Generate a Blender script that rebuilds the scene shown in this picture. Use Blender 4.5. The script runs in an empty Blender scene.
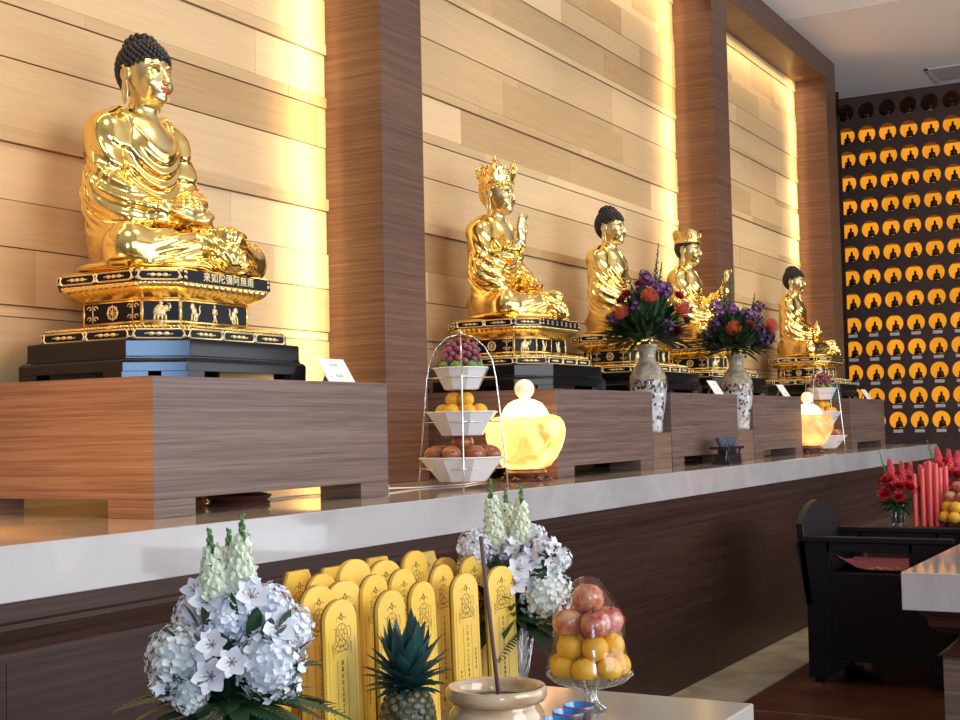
import bpy, math, random
import numpy as np
from mathutils import Vector, Matrix
PI = math.pi
R_ = random.Random(7)
CR = ((0.492000, -0.870334, -0.021340), (0.033234, 0.043270, -0.998510), (0.869961, 0.490558, 0.050214))
SC = bpy.context.scene
COL = SC.collection

# ------------------------------------------------------------------ materials
MATS = {}
def nodes_of(name):
    m = bpy.data.materials.new(name); m.use_nodes = True
    nt = m.node_tree; b = nt.nodes['Principled BSDF']
    MATS[name] = m
    return m, nt, b
def N(nt, t, **kw):
    n = nt.nodes.new(t)
    for k, v in kw.items(): setattr(n, k, v)
    return n
def plain(name, col, rough=.5, metal=0., var=.0, scale=8., bump=0., coat=0., spec=None, emit=None, estr=0., trans=0., sss=0.):
    """principled material with a little procedural noise in colour and surface"""
    m, nt, b = nodes_of(name)
    b.inputs['Base Color'].default_value = (*col, 1); b.inputs['Roughness'].default_value = rough
    b.inputs['Metallic'].default_value = metal; b.inputs['Coat Weight'].default_value = coat
    b.inputs['Coat Roughness'].default_value = .08
    if spec is not None: b.inputs['Specular IOR Level'].default_value = spec
    if emit: b.inputs['Emission Color'].default_value = (*emit, 1); b.inputs['Emission Strength'].default_value = estr
    if trans: b.inputs['Transmission Weight'].default_value = trans
    if sss:
        b.inputs['Subsurface Weight'].default_value = sss; b.inputs['Subsurface Radius'].default_value = (.02, .015, .01)
    if var or bump:
        tc = N(nt, 'ShaderNodeTexCoord'); nz = N(nt, 'ShaderNodeTexNoise'); nz.inputs['Scale'].default_value = scale
        nz.inputs['Detail'].default_value = 5
        nt.links.new(tc.outputs['Object'], nz.inputs['Vector'])
        if var:
            r = N(nt, 'ShaderNodeValToRGB')
            r.color_ramp.elements[0].position = .3; r.color_ramp.elements[1].position = .7
            r.color_ramp.elements[0].color = (*[c * (1 - var) for c in col], 1)
            r.color_ramp.elements[1].color = (*[min(1, c * (1 + var)) for c in col], 1)
            nt.links.new(nz.outputs['Fac'], r.inputs['Fac']); nt.links.new(r.outputs['Color'], b.inputs['Base Color'])
        if bump:
            bp = N(nt, 'ShaderNodeBump'); bp.inputs['Strength'].default_value = bump; bp.inputs['Distance'].default_value = .01
            nt.links.new(nz.outputs['Fac'], bp.inputs['Height']); nt.links.new(bp.outputs['Normal'], b.inputs['Normal'])
    return m
def two_tone(name, c1, c2, scale, rough=.4, detail=4, stretch=(1, 1, 1), p=(.4, .6), coat=0, metal=0., bump=0.):
    m, nt, b = nodes_of(name)
    b.inputs['Roughness'].default_value = rough; b.inputs['Coat Weight'].default_value = coat; b.inputs['Metallic'].default_value = metal
    tc = N(nt, 'ShaderNodeTexCoord'); mp = N(nt, 'ShaderNodeMapping'); mp.inputs['Scale'].default_value = stretch
    nz = N(nt, 'ShaderNodeTexNoise'); nz.inputs['Scale'].default_value = scale; nz.inputs['Detail'].default_value = detail
    r = N(nt, 'ShaderNodeValToRGB')
    r.color_ramp.elements[0].position, r.color_ramp.elements[1].position = p
    r.color_ramp.elements[0].color = (*c1, 1); r.color_ramp.elements[1].color = (*c2, 1)
    L = nt.links.new
    L(tc.outputs['Object'], mp.inputs['Vector']); L(mp.outputs['Vector'], nz.inputs['Vector'])
    L(nz.outputs['Fac'], r.inputs['Fac']); L(r.outputs['Color'], b.inputs['Base Color'])
    if bump:
        bp = N(nt, 'ShaderNodeBump'); bp.inputs['Strength'].default_value = bump; bp.inputs['Distance'].default_value = .004
        L(nz.outputs['Fac'], bp.inputs['Height']); L(bp.outputs['Normal'], b.inputs['Normal'])
    return m
def veneer(name, dark, mid, light, rough=.38, zs=22., spec=.4):
    """walnut veneer with fine, slightly wavy horizontal grain"""
    m, nt, b = nodes_of(name); L = nt.links.new
    b.inputs['Roughness'].default_value = rough; b.inputs['Specular IOR Level'].default_value = spec
    tc = N(nt, 'ShaderNodeTexCoord'); geo = N(nt, 'ShaderNodeNewGeometry')
    mp = N(nt, 'ShaderNodeMapping'); mp.inputs['Scale'].default_value = (.55, .55, zs)
    n1 = N(nt, 'ShaderNodeTexNoise'); n1.inputs['Scale'].default_value = 1.6; n1.inputs['Detail'].default_value = 6; n1.inputs['Roughness'].default_value = .65
    mp2 = N(nt, 'ShaderNodeMapping'); mp2.inputs['Scale'].default_value = (2., 2., 130)
    n2 = N(nt, 'ShaderNodeTexNoise'); n2.inputs['Scale'].default_value = 2.; n2.inputs['Detail'].default_value = 3
    mx = N(nt, 'ShaderNodeMath', operation='MULTIPLY_ADD'); mx.inputs[1].default_value = .38
    ml = N(nt, 'ShaderNodeMath', operation='MULTIPLY'); ml.inputs[1].default_value = .62
    r = N(nt, 'ShaderNodeValToRGB'); e = r.color_ramp.elements
    e[0].position = .39; e[0].color = (*dark, 1); e[1].position = .61; e[1].color = (*light, 1)
    x = e.new(.5); x.color = (*mid, 1)
    L(geo.outputs['Position'], mp.inputs['Vector']); L(mp.outputs['Vector'], n1.inputs['Vector'])
    L(geo.outputs['Position'], mp2.inputs['Vector']); L(mp2.outputs['Vector'], n2.inputs['Vector'])
    L(n1.outputs['Fac'], ml.inputs[0]); L(n2.outputs['Fac'], mx.inputs[0]); L(ml.outputs[0], mx.inputs[2])
    L(mx.outputs[0], r.inputs['Fac']); L(r.outputs['Color'], b.inputs['Base Color'])
    return m
def board_wood(name, lo, hi):
    """pale board wall: each board has its own tone (vertex attribute) and fine lengthwise grain"""
    m, nt, b = nodes_of(name); L = nt.links.new
    b.inputs['Roughness'].default_value = .5; b.inputs['Specular IOR Level'].default_value = .3
    at = N(nt, 'ShaderNodeAttribute', attribute_name='tone'); geo = N(nt, 'ShaderNodeNewGeometry')
    mp = N(nt, 'ShaderNodeMapping'); mp.inputs['Scale'].default_value = (1.2, 1, 30)
    nz = N(nt, 'ShaderNodeTexNoise'); nz.inputs['Scale'].default_value = 2.; nz.inputs['Detail'].default_value = 6
    ma = N(nt, 'ShaderNodeMath', operation='MULTIPLY_ADD'); ma.inputs[1].default_value = .45
    ms = N(nt, 'ShaderNodeMath', operation='SUBTRACT'); ms.inputs[1].default_value = .22
    r = N(nt, 'ShaderNodeValToRGB'); r.color_ramp.elements[0].color = (*lo, 1); r.color_ramp.elements[1].color = (*hi, 1)
    L(geo.outputs['Position'], mp.inputs['Vector']); L(mp.outputs['Vector'], nz.inputs['Vector'])
    L(nz.outputs['Fac'], ma.inputs[0]); L(at.outputs['Fac'], ma.inputs[2]); L(ma.outputs[0], ms.inputs[0])
    L(ms.outputs[0], r.inputs['Fac']); L(r.outputs['Color'], b.inputs['Base Color'])
    return m
def marble(name, c1, c2, rough=.12, scale=3., coat=.3):
    m, nt, b = nodes_of(name); L = nt.links.new
    b.inputs['Roughness'].default_value = rough; b.inputs['Coat Weight'].default_value = coat
    geo = N(nt, 'ShaderNodeNewGeometry')
    n0 = N(nt, 'ShaderNodeTexNoise'); n0.inputs['Scale'].default_value = scale; n0.inputs['Detail'].default_value = 8; n0.inputs['Distortion'].default_value = 1.2
    r = N(nt, 'ShaderNodeValToRGB'); e = r.color_ramp.elements
    e[0].position = .3; e[0].color = (*c2, 1); e[1].position = .62; e[1].color = (*c1, 1)
    L(geo.outputs['Position'], n0.inputs['Vector']); L(n0.outputs['Fac'], r.inputs['Fac']); L(r.outputs['Color'], b.inputs['Base Color'])
    return m
def glassy(name, tint=(.95, .97, .97), gloss=.9, rough=.03, base=.06, fr=.75):
    """thin clear glass: transparent with fresnel reflections"""
    m = bpy.data.materials.new(name); m.use_nodes = True; nt = m.node_tree; nt.nodes.clear(); MATS[name] = m; L = nt.links.new
    o = N(nt, 'ShaderNodeOutputMaterial'); t = N(nt, 'ShaderNodeBsdfTransparent'); t.inputs['Color'].default_value = (*tint, 1)
    g = N(nt, 'ShaderNodeBsdfGlossy'); g.inputs['Roughness'].default_value = rough; g.inputs['Color'].default_value = (gloss, gloss, gloss, 1)
    lw = N(nt, 'ShaderNodeLayerWeight'); lw.inputs['Blend'].default_value = .35
    ma = N(nt, 'ShaderNodeMath', operation='MULTIPLY_ADD'); ma.inputs[1].default_value = fr; ma.inputs[2].default_value = base
    mx = N(nt, 'ShaderNodeMixShader')
    L(lw.outputs['Fresnel'], ma.inputs[0]); L(ma.outputs[0], mx.inputs['Fac']); L(t.outputs[0], mx.inputs[1]); L(g.outputs[0], mx.inputs[2]); L(mx.outputs[0], o.inputs['Surface'])
    return m
def alabaster(name, c_lo, c_hi, s_lo, s_hi, base, scale=5.):
    """lit alabaster: veined stone that glows from the bulb inside"""
    m, nt, b = nodes_of(name); L = nt.links.new
    b.inputs['Base Color'].default_value = (*base, 1); b.inputs['Roughness'].default_value = .25
    tc = N(nt, 'ShaderNodeTexCoord'); nz = N(nt, 'ShaderNodeTexNoise'); nz.inputs['Scale'].default_value = scale; nz.inputs['Detail'].default_value = 3
    nz.inputs['Distortion'].default_value = 1.5
    r = N(nt, 'ShaderNodeValToRGB'); e = r.color_ramp.elements; e[0].position = .32; e[1].position = .62
    e[0].color = (*[c * s_lo for c in c_lo], 1); e[1].color = (*[c * s_hi for c in c_hi], 1)
    L(tc.outputs['Object'], nz.inputs['Vector']); L(nz.outputs['Fac'], r.inputs['Fac']); L(r.outputs['Color'], b.inputs['Emission Color'])
    b.inputs['Emission Strength'].default_value = 1.
    return m

gold = plain('gold_leaf', (.95,.68,.235), .16, 1.0, bump=.04, scale=14)
gold2 = plain('gold_paint', (.95,.70,.27), .25, 1.0)
skinm = plain('pale_gold_skin', (.74,.61,.31), .30, 1.0)
goldp = plain('pale_gold_relief', (.95,.76,.42), .38, .6)
hairm = plain('black_hair_paint', (.012, .011, .016), .42)
lipm = plain('red_lip_paint', (.55, .06, .05), .35)
lacq = plain('black_lacquer', (.006,.0055,.007), .15, spec=.26)
blackp = plain('black_panel', (.010,.009,.013), .35, spec=.15)
wal = veneer('walnut_veneer', (.105,.062,.050), (.160,.102,.083), (.220,.150,.126), .38, 40)
walc = veneer('walnut_column_veneer', (.085,.042,.026), (.125,.064,.042), (.17,.094,.064), .4, 40)
wald = veneer('dark_walnut_veneer', (.036,.015,.011), (.052,.023,.017), (.072,.034,.026), .34, 42, .25)
boards = board_wood('pale_maple_boards', (.42,.265,.125), (.74,.55,.33))
stone = marble('grey_white_marble', (.52,.495,.485), (.42,.395,.385), .06, 2.2)
ctop = marble('counter_marble', (.52, .45, .38), (.44, .37, .30), .08, 2.)
cream = marble('cream_marble_floor', (.74,.64,.48), (.50,.41,.29), .2, 2.5)
floorm = veneer('red_brown_floor_boards', (.075,.026,.014), (.115,.042,.022), (.155,.064,.034), .16, 1.5)
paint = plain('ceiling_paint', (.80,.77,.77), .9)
paint_daylit = plain('painted_daylight_ceiling', (.90,.92,.95), .9)  # paler tone stands in for daylight on the near ceiling
ventm = plain('vent_grey', (.62,.60,.60), .6)
darkwall = plain('dark_niche_wall', (.062,.034,.030), .55, var=.15, scale=3)
whitep = plain('white_porcelain', (.80, .80, .80), .12, coat=.5)
card = plain('white_card', (.80, .80, .78), .6)
ink = plain('dark_brown_ink', (.10, .055, .02), .8)
greyink = plain('grey_ink', (.25, .25, .26), .8)
chrome = plain('chrome_wire', (.75, .74, .72), .15, 1.0)
yellow = two_tone('yellow_lacquered_tablet', (.90,.56,.075), (.95,.63,.10), 6, .4)
tabedge = plain('tablet_dark_edge', (.20, .10, .025), .5)
redwood = plain('red_brown_stand_wood', (.10, .026, .018), .25, coat=.5)
glass = glassy('clear_glass')
filmm = glassy('clear_wrap', (.99, .99, .99), .9, .10, .02, .30)
smoked = glassy('smoked_bronze_glass', (.35, .25, .2), .5, .05, .05)
# ------------------------------------------------------------------ mesh building
def V(*a): return Vector(a)
class MB:
    def __init__(s): s.v = []; s.f = []
    def add(s, vs, fs, M=None):
        o = len(s.v)
        if M is not None: vs = [M @ Vector(v) for v in vs]
        s.v.extend([tuple(v) for v in vs]); s.f.extend([tuple(i + o for i in f) for f in fs]); return s
    def box(s, x0, x1, y0, y1, z0, z1, M=None):
        vs = [(x0,y0,z0),(x1,y0,z0),(x1,y1,z0),(x0,y1,z0),(x0,y0,z1),(x1,y0,z1),(x1,y1,z1),(x0,y1,z1)]
        return s.add(vs, [(0,3,2,1),(4,5,6,7),(0,1,5,4),(1,2,6,5),(2,3,7,6),(3,0,4,7)], M)
    def loft(s, rings, cap=True, closed=True, M=None):
        n = len(rings[0]); vs = [p for r in rings for p in r]; fs = []
        for i in range(len(rings) - 1):
            for j in range(n if closed else n - 1):
                a = i*n + j; b = i*n + (j+1) % n
                fs.append((a, b, b + n, a + n))
        if cap:
            fs.append(tuple(range(n))[::-1]); fs.append(tuple((len(rings)-1)*n + j for j in range(n)))
        return s.add(vs, fs, M)
    def lathe(s, prof, n=24, c=(0,0,0), cap=True, M=None):
        return s.loft([[(c[0]+r*math.cos(2*PI*j/n), c[1]+r*math.sin(2*PI*j/n), c[2]+z) for j in range(n)] for r, z in prof], cap, True, M)
    def tube(s, pts, r, n=6, cap=True, M=None):
        pts = [Vector(p) for p in pts]; rr = r if isinstance(r, (list, tuple)) else [r]*len(pts)
        rings = []; up = None
        for i, p in enumerate(pts):
            t = (pts[min(i+1, len(pts)-1)] - pts[max(i-1, 0)])
            if t.length < 1e-9: t = Vector((0,0,1))
            t.normalize()
            if up is None or abs(up.dot(t)) > .95:
                up = Vector((0,0,1)) if abs(t.z) < .9 else Vector((1,0,0))
            a = t.cross(up).normalized(); b = a.cross(t).normalized(); up = b
            rings.append([p + (a*math.cos(2*PI*j/n) + b*math.sin(2*PI*j/n)) * rr[i] for j in range(n)])
        return s.loft(rings, cap, True, M)
    def ball(s, c, r, nu=12, nv=8, M=None):
        if not isinstance(r, (tuple, list)): r = (r, r, r)
        vs = [(c[0], c[1], c[2]-r[2])]
        for i in range(1, nv):
            th = PI*i/nv
            for j in range(nu):
                ph = 2*PI*j/nu
                vs.append((c[0]+r[0]*math.sin(th)*math.cos(ph), c[1]+r[1]*math.sin(th)*math.sin(ph), c[2]-r[2]*math.cos(th)))
        vs.append((c[0], c[1], c[2]+r[2])); fs = []; L = len(vs)-1
        for j in range(nu):
            fs.append((0, 1+(j+1)%nu, 1+j)); fs.append((L, L-nu+j, L-nu+(j+1)%nu))
        for i in range(nv-2):
            for j in range(nu):
                a = 1+i*nu+j; b = 1+i*nu+(j+1)%nu; fs.append((a, b, b+nu, a+nu))
        return s.add(vs, fs, M)
    def prism(s, poly, h0, h1, M=None):
        """poly in local x,y extruded from z=h0 to h1"""
        return s.loft([[(x, y, h0) for x, y in poly], [(x, y, h1) for x, y in poly]], True, True, M)
    def strip(s, pts, wid, nrm=None, fold=0., M=None):
        """flat blade along pts; three verts across (with a keel)"""
        pts = [Vector(p) for p in pts]; vs = []; fs = []
        for i, p in enumerate(pts):
            t = (pts[min(i+1, len(pts)-1)] - pts[max(i-1, 0)]).normalized()
            n = Vector(nrm) if nrm is not None else Vector((0,0,1))
            a = t.cross(n)
            if a.length < 1e-4: a = t.cross(Vector((1,0,0)))
            a.normalize(); u = a.cross(t).normalized(); w = wid[i]
            vs += [p - a*w + u*fold*w, p, p + a*w + u*fold*w]
        for i in range(len(pts)-1):
            k = 3*i; fs += [(k, k+1, k+4, k+3), (k+1, k+2, k+5, k+4)]
        return s.add(vs, fs, M)
    def build(s, name, mat, parent=None, smooth=40, bevel=0., seg=2, loc=None):
        me = bpy.data.meshes.new(name); me.from_pydata(s.v, [], s.f); me.update()
        return mobj(name, me, mat, parent, smooth, bevel, seg, loc)
def mobj(name, me, mat, parent=None, smooth=40, bevel=0., seg=2, loc=None):
    me.materials.append(mat)
    if smooth:
        me.polygons.foreach_set('use_smooth', [True]*len(me.polygons))
        if smooth < 180: me.set_sharp_from_angle(angle=math.radians(smooth))
    o = bpy.data.objects.new(name, me); COL.objects.link(o)
    if parent: o.parent = parent
    if loc is not None: o.location = loc
    if bevel:
        b = o.modifiers.new('bevel', 'BEVEL'); b.width = bevel; b.segments = seg; b.limit_method = 'ANGLE'
    return o
def tag(o, label, cat, group=None, kind=None):
    o['label'] = label; o['category'] = cat
    if group: o['group'] = group
    if kind: o['kind'] = kind
    return o
def thing(name, label, cat, loc=(0,0,0), rz=0., group=None):
    o = bpy.data.objects.new(name, None); COL.objects.link(o); o.empty_display_size = .05
    o.location = loc; o.rotation_euler = (0, 0, rz)
    return tag(o, label, cat, group)
def struct(o):
    o['kind'] = 'structure'; return o
KIDS = {}
def kids(o): return [c for c in COL.objects if c.parent == o]
def dup(root, loc=None, rz=None, label=None, scale=None):
    """copy of a thing with copies of its parts and their sub-parts"""
    c = root.copy(); COL.objects.link(c)
    if loc is not None: c.location = loc
    if rz is not None: c.rotation_euler = (0, 0, rz)
    if scale is not None: c.scale = (scale,)*3
    if label: c['label'] = label
    for ch in kids(root):
        d = ch.copy(); COL.objects.link(d); d.parent = c
        for g in kids(ch):
            e = g.copy(); COL.objects.link(e); e.parent = d
    return c
def frame(o, x, z):
    """matrix with origin o, local x along x, local z along z"""
    x = Vector(x).normalized(); z = Vector(z).normalized(); y = z.cross(x).normalized(); x = y.cross(z)
    M = Matrix((x, y, z)).transposed().to_4x4(); M.translation = Vector(o); return M
def aim(o, d, spin=0.):
    """matrix with origin o, local z along d"""
    d = Vector(d).normalized(); q = d.to_track_quat('Z', 'Y')
    M = q.to_matrix().to_4x4() @ Matrix.Rotation(spin, 4, 'Z'); M.translation = Vector(o); return M
def fib(n):
    g = PI*(3-math.sqrt(5))
    for i in range(n):
        z = 1 - 2*(i+.5)/n; r = math.sqrt(1-z*z); yield Vector((r*math.cos(g*i), r*math.sin(g*i), z))
ORD = ['first', 'second', 'third', 'fourth', 'fifth', 'sixth', 'seventh', 'eighth', 'ninth', 'tenth', 'eleventh', 'twelfth', 'thirteenth', 'fourteenth']
def text_mesh(s, size, ext=.001):
    cu = bpy.data.curves.new('txt', 'FONT'); cu.body = s; cu.size = size; cu.extrude = ext; cu.space_character = 1.12; cu.align_x = 'CENTER'; cu.align_y = 'CENTER'
    t = bpy.data.objects.new('txt', cu); COL.objects.link(t)
    bpy.context.view_layer.update()
    me = bpy.data.meshes.new_from_object(t.evaluated_get(bpy.context.evaluated_depsgraph_get()))
    bpy.data.objects.remove(t); return me
def glyph(mb, M, w, h, rnd, t=.12):
    """small brush-written mark made of strokes (an illegible character)"""
    a = t*w
    def bar(x0, y0, x1, y1):
        d = Vector((x1-x0, y1-y0, 0)); n = Vector((-d.y, d.x, 0)).normalized()*a*.5
        p, q = Vector((x0, y0, 0)), Vector((x1, y1, 0))
        mb.add([p-n, q-n, q+n, p+n], [(0,1,2,3)], M)
    k = rnd.randint(0, 3)
    for y in ([.38, .0, -.36], [.3, -.2], [.4, .12, -.14, -.4], [.25, -.38])[k]: bar(-w*.42, h*y, w*.42, h*y)
    for x in ([0], [-.3, .3], [-.15, .25], [0, .35])[rnd.randint(0, 3)]: bar(w*x, h*.45, w*x, -h*.42)
    if rnd.random() < .6: bar(-w*.05, -h*.05, -w*.42, -h*.45); bar(w*.05, -h*.05, w*.42, -h*.45)
# ------------------------------------------------------------------ sculpting (smooth-union field -> surface nets)
class Field:
    def __init__(s, lo, hi, h):
        s.lo = np.array(lo, float); s.h = h; n = [int(math.ceil((b-a)/h))+1 for a, b in zip(lo, hi)]
        s.n = n; s.ax = [(s.lo[i] + h*np.arange(n[i])).astype(np.float32) for i in range(3)]
        s.d = np.full(n, 1., np.float32)
    def sl(s, lo, hi):
        r = []
        for i in range(3):
            a = max(0, int((lo[i]-s.lo[i])/s.h)); b = min(s.n[i], int((hi[i]-s.lo[i])/s.h)+2)
            if b <= a: return None
            r.append(slice(a, b))
        return tuple(r)
    def grid(s, q): return s.ax[0][q[0]][:,None,None], s.ax[1][q[1]][None,:,None], s.ax[2][q[2]][None,None,:]
    def join(s, q, d, k, cut=False):
        a = s.d[q]
        if cut: d = -d; a_, d_ = -a, -d; h = np.clip(.5+.5*(d_-a_)/k, 0, 1); s.d[q] = -(d_*(1-h)+a_*h - k*h*(1-h)); return
        h = np.clip(.5+.5*(d-a)/k, 0, 1); s.d[q] = d*(1-h)+a*h - k*h*(1-h)
    def ell(s, c, r, k=.03, R=None, cut=False):
        m = (max(r) if R is not None else 0); rr = [max(x, m) for x in r]
        q = s.sl([c[i]-rr[i]-.06 for i in range(3)], [c[i]+rr[i]+.06 for i in range(3)])
        if q is None: return s
        x, y, z = s.grid(q); x = x-c[0]; y = y-c[1]; z = z-c[2]
        if R is not None:
            R = np.array(R); x, y, z = (R[i][0]*x+R[i][1]*y+R[i][2]*z for i in range(3))
        k0 = np.sqrt((x/r[0])**2+(y/r[1])**2+(z/r[2])**2); k1 = np.sqrt((x/r[0]**2)**2+(y/r[1]**2)**2+(z/r[2]**2)**2)+1e-6
        s.join(q, k0*(k0-1)/k1, k, cut); return s
    def cone(s, a, b, ra, rb, k=.03, sq=None):
        """round cone; sq squeezes the distance along y"""
        a = np.array(a, float); b = np.array(b, float); m = max(ra, rb)+.06
        q = s.sl(np.minimum(a, b)-m, np.maximum(a, b)+m)
        if q is None: return s
        x, y, z = s.grid(q); ab = b-a; L = ab.dot(ab)
        t = np.clip(((x-a[0])*ab[0]+(y-a[1])*ab[1]+(z-a[2])*ab[2])/L, 0, 1)
        d = np.sqrt((x-a[0]-t*ab[0])**2+(y-a[1]-t*ab[1])**2+(z-a[2]-t*ab[2])**2) - (ra+(rb-ra)*t)
        s.join(q, d, k); return s
    def mesh(s):
        d = s.d; ins = d < 0
        c = np.zeros([n-1 for n in s.n], np.uint8)
        for i in (0,1):
            for j in (0,1):
                for k in (0,1): c += ins[i:s.n[0]-1+i, j:s.n[1]-1+j, k:s.n[2]-1+k]
        act = (c > 0) & (c < 8); idx = -np.ones(act.shape, np.int64); pos = np.argwhere(act); idx[act] = np.arange(len(pos))
        acc = np.zeros((len(pos), 3)); cnt = np.zeros(len(pos))
        corner = {}
        for i in (0,1):
            for j in (0,1):
                for k in (0,1): corner[(i,j,k)] = d[pos[:,0]+i, pos[:,1]+j, pos[:,2]+k]
        for ax in range(3):
            o = [a for a in range(3) if a != ax]
            for u in (0,1):
                for w in (0,1):
                    p = [0,0,0]; p[o[0]] = u; p[o[1]] = w; q = list(p); q[ax] = 1
                    da = corner[tuple(p)]; db = corner[tuple(q)]; m = (da < 0) != (db < 0)
                    t = np.where(m, da/(da-db+1e-12), 0)
                    e = np.zeros((len(pos), 3)); e[:, o[0]] = u; e[:, o[1]] = w; e[:, ax] = t
                    acc[m] += e[m]; cnt[m] += 1
        v = s.lo + s.h*(pos + acc/np.maximum(cnt, 1)[:,None]); F = []
        for ax in range(3):
            o = [(ax+1) % 3, (ax+2) % 3]
            sa = [slice(1, n-1) for n in s.n]; sa[ax] = slice(0, s.n[ax]-1); sb = list(sa); sb[ax] = slice(1, s.n[ax])
            A = ins[tuple(sa)]; B = ins[tuple(sb)]
            for flip in (0, 1):
                m = (A & ~B) if not flip else (~A & B)
                P = np.argwhere(m); off = np.ones(3, int); off[ax] = 0; P = P + off
                def g(du, dw):
                    Q = P.copy(); Q[:, o[0]] += du; Q[:, o[1]] += dw; return idx[Q[:,0], Q[:,1], Q[:,2]]
                quad = np.stack([g(-1,-1), g(0,-1), g(0,0), g(-1,0)], 1)
                if flip: quad = quad[:, ::-1]
                F.append(quad)
        F = np.concatenate(F); F = F[(F >= 0).all(1)]
        return v, F
def relax(v, F, it=2, lam=.5):
    e = np.concatenate([F[:, [i, (i+1) % 4]] for i in range(4)]); n = len(v)
    for _ in range(it):
        a = np.zeros_like(v); c = np.bincount(e[:,0], minlength=n) + np.bincount(e[:,1], minlength=n)
        for k in range(3): a[:,k] = np.bincount(e[:,0], v[e[:,1],k], n) + np.bincount(e[:,1], v[e[:,0],k], n)
        v = v + lam*(a/np.maximum(c, 1)[:,None] - v)
    return v
def ss(x, a, b):
    t = np.clip((x-a)/(b-a), 0, 1); return t*t*(3-2*t)
HP = (0, .11, .66); HS = .94; HZ = 1.045
HC = (0, .095, .80)                                     # centre of the head of a seated figure 0.97 m high

def figure_mesh(pose):
    """gilded seated figure: pose 'lap', 'right' (right hand raised) or 'left' (left hand raised)"""
    f = Field((-.50, -.40, -.02), (.50, .36, .74), .0055)
    f.ell((0,.12,.10), (.225,.175,.13)).ell((0,.14,.35), (.165,.128,.33)).ell((0,.122,.48), (.160,.122,.15)).ell((0,.14,.590), (.145,.075,.055))
    f.cone((0,.13,.60), (0,.105,.72), .06, .054, .02)
    for s in (-1, 1):
        raised = (pose == 'right' and s < 0) or (pose == 'left' and s > 0)
        sh = (s*.180,.14,.545); el = (s*.222,.105,.30)
        f.cone((s*.11,.14,.598), sh, .055, .068, .03).cone(sh, el, .070, .074)
        if raised:
            wr = (s*.10,-.10,.46) if pose == 'right' else (s*.22,-.14,.45)
            f.cone(el, wr, .075, .034, .02)
            f.ell(tuple(np.array(el)+(-s*.02,-.03,-.07)), (.065,.10,.17), .04)
            f.ell((s*.20,.05,.16), (.075,.11,.14), .04)
            f.cone(wr, (wr[0], wr[1]-.01, wr[2]+.05), .027, .026, .01)
            f.ell((wr[0], wr[1]-.012, wr[2]+.075), (.036,.017,.042), .008)
            for i in range(4):
                x = wr[0] + (i-1.5)*.017; t = .058 + (.012 if i in (1,2) else 0)
                bend = -.03 if i == (2 if pose == 'right' else 1) else -.006
                f.cone((x, wr[1]-.012, wr[2]+.10), (x, wr[1]-.016+bend*.6, wr[2]+.10+t*.55), .0098, .009, .003)
                f.cone((x, wr[1]-.016+bend*.6, wr[2]+.10+t*.55), (x, wr[1]-.016+bend*1.6, wr[2]+.10+t), .009, .0075, .003)
            f.cone((wr[0]-s*.03, wr[1]-.012, wr[2]+.06), (wr[0]-s*.05, wr[1]-.035, wr[2]+.095), .011, .0095, .004)
            f.cone((wr[0]-s*.05, wr[1]-.035, wr[2]+.095), (wr[0]-s*.035, wr[1]-.045, wr[2]+.125), .0095, .008, .004)
        else:
            wr = (s*.125,-.065,.225)
            f.cone(el, wr, .072, .052)
            f.ell((s*.205,.07,.19), (.076,.12,.17), .04)
            f.cone(wr, (s*.075,-.105,.215), .036, .03, .015)
            z = .212 if s > 0 else .232
            f.ell((s*.045,-.130,z), (.062,.042,.018), .012)
            for i in range(4):
                yy = -.105 - .017*i; f.cone((s*.02, yy, z+.002), (-s*.035, yy-.004, z+.004), .0105, .0095, .004)
                f.cone((-s*.035, yy-.004, z+.004), (-s*.072, yy-.002, z+.008), .0095, .0075, .004)
            f.cone((s*.05,-.11,z+.01), (s*.012,-.125,z+.042), .011, .0085, .006)
        f.cone((s*.12,.08,.09), (s*.335,-.12,.080), .10, .076).cone((s*.335,-.12,.078), (-s*.03,-.245,.075), .075, .056)
    f.ell((0,-.17,.08), (.27,.11,.066)).ell((0,-.02,.015), (.395,.315,.030), .025)
    f.ell((0,-.305,.05), (.10,.045,.05), .02)
    f.ell((.10,-.25,.148), (.10,.035,.026), .02, [[.94,.3,0],[-.3,.94,0],[0,0,1]])          # sole of the foot lying in the lap
    for i in range(5): f.ell((.012-.012*i*.4,-.265+.016*i,.158), (.014,.008,.009), .004)
    x, y, z = f.grid((slice(None),)*3)
    d = f.d
    # neckline: the robe lies on the chest, open in a deep U
    u = np.sqrt((x*1.25)**2 + (z-.665)**2*.62); front = ss(-y, -.14, -.06)
    robe = ss(u, .133, .150)
    d -= .009*robe*(z < .72)*ss(z, .0, .05)
    d -= .006*np.exp(-((u-.150)/.010)**2)*front*(z > .3)
    d += .0
    # U folds over the belly
    up = ss(z, .19, .25)*ss(-z, -.53, -.40)*ss(-np.abs(x), -.16, -.10)*front
    w = np.sin((u*1.02 + .012*np.sin(9*x))*2*PI/.040)
    d -= .0075*(np.abs(w)**.7*np.sign(w))*up*ss(u, .16, .18)
    # sleeves: folds swinging from the shoulder and gathering at the elbow
    ax = np.abs(x); arm = ss(ax, .115, .165)*ss(z, .12, .20)*ss(-z, -.56, -.48)
    r1 = np.sqrt((ax-.16)**2*.5 + (y+.10)**2 + (z-.60)**2)
    d -= .0062*np.sin(r1*2*PI/.056 + 1.1*np.sin(7*y+4*z))*arm*ss(-y, -.22, -.05)
    r2 = np.sqrt((y-.02)**2 + (z-.34)**2)
    d -= .005*np.sin(r2*2*PI/.036 + 5*y)*arm*ss(y, .0, .10)*ss(-z, -.44, -.36)
    # legs: long folds running from the knees to the middle
    leg = ss(-z, -.20, -.15)*ss(z, .03, .06)*ss(-y, .02, .10)
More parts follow.
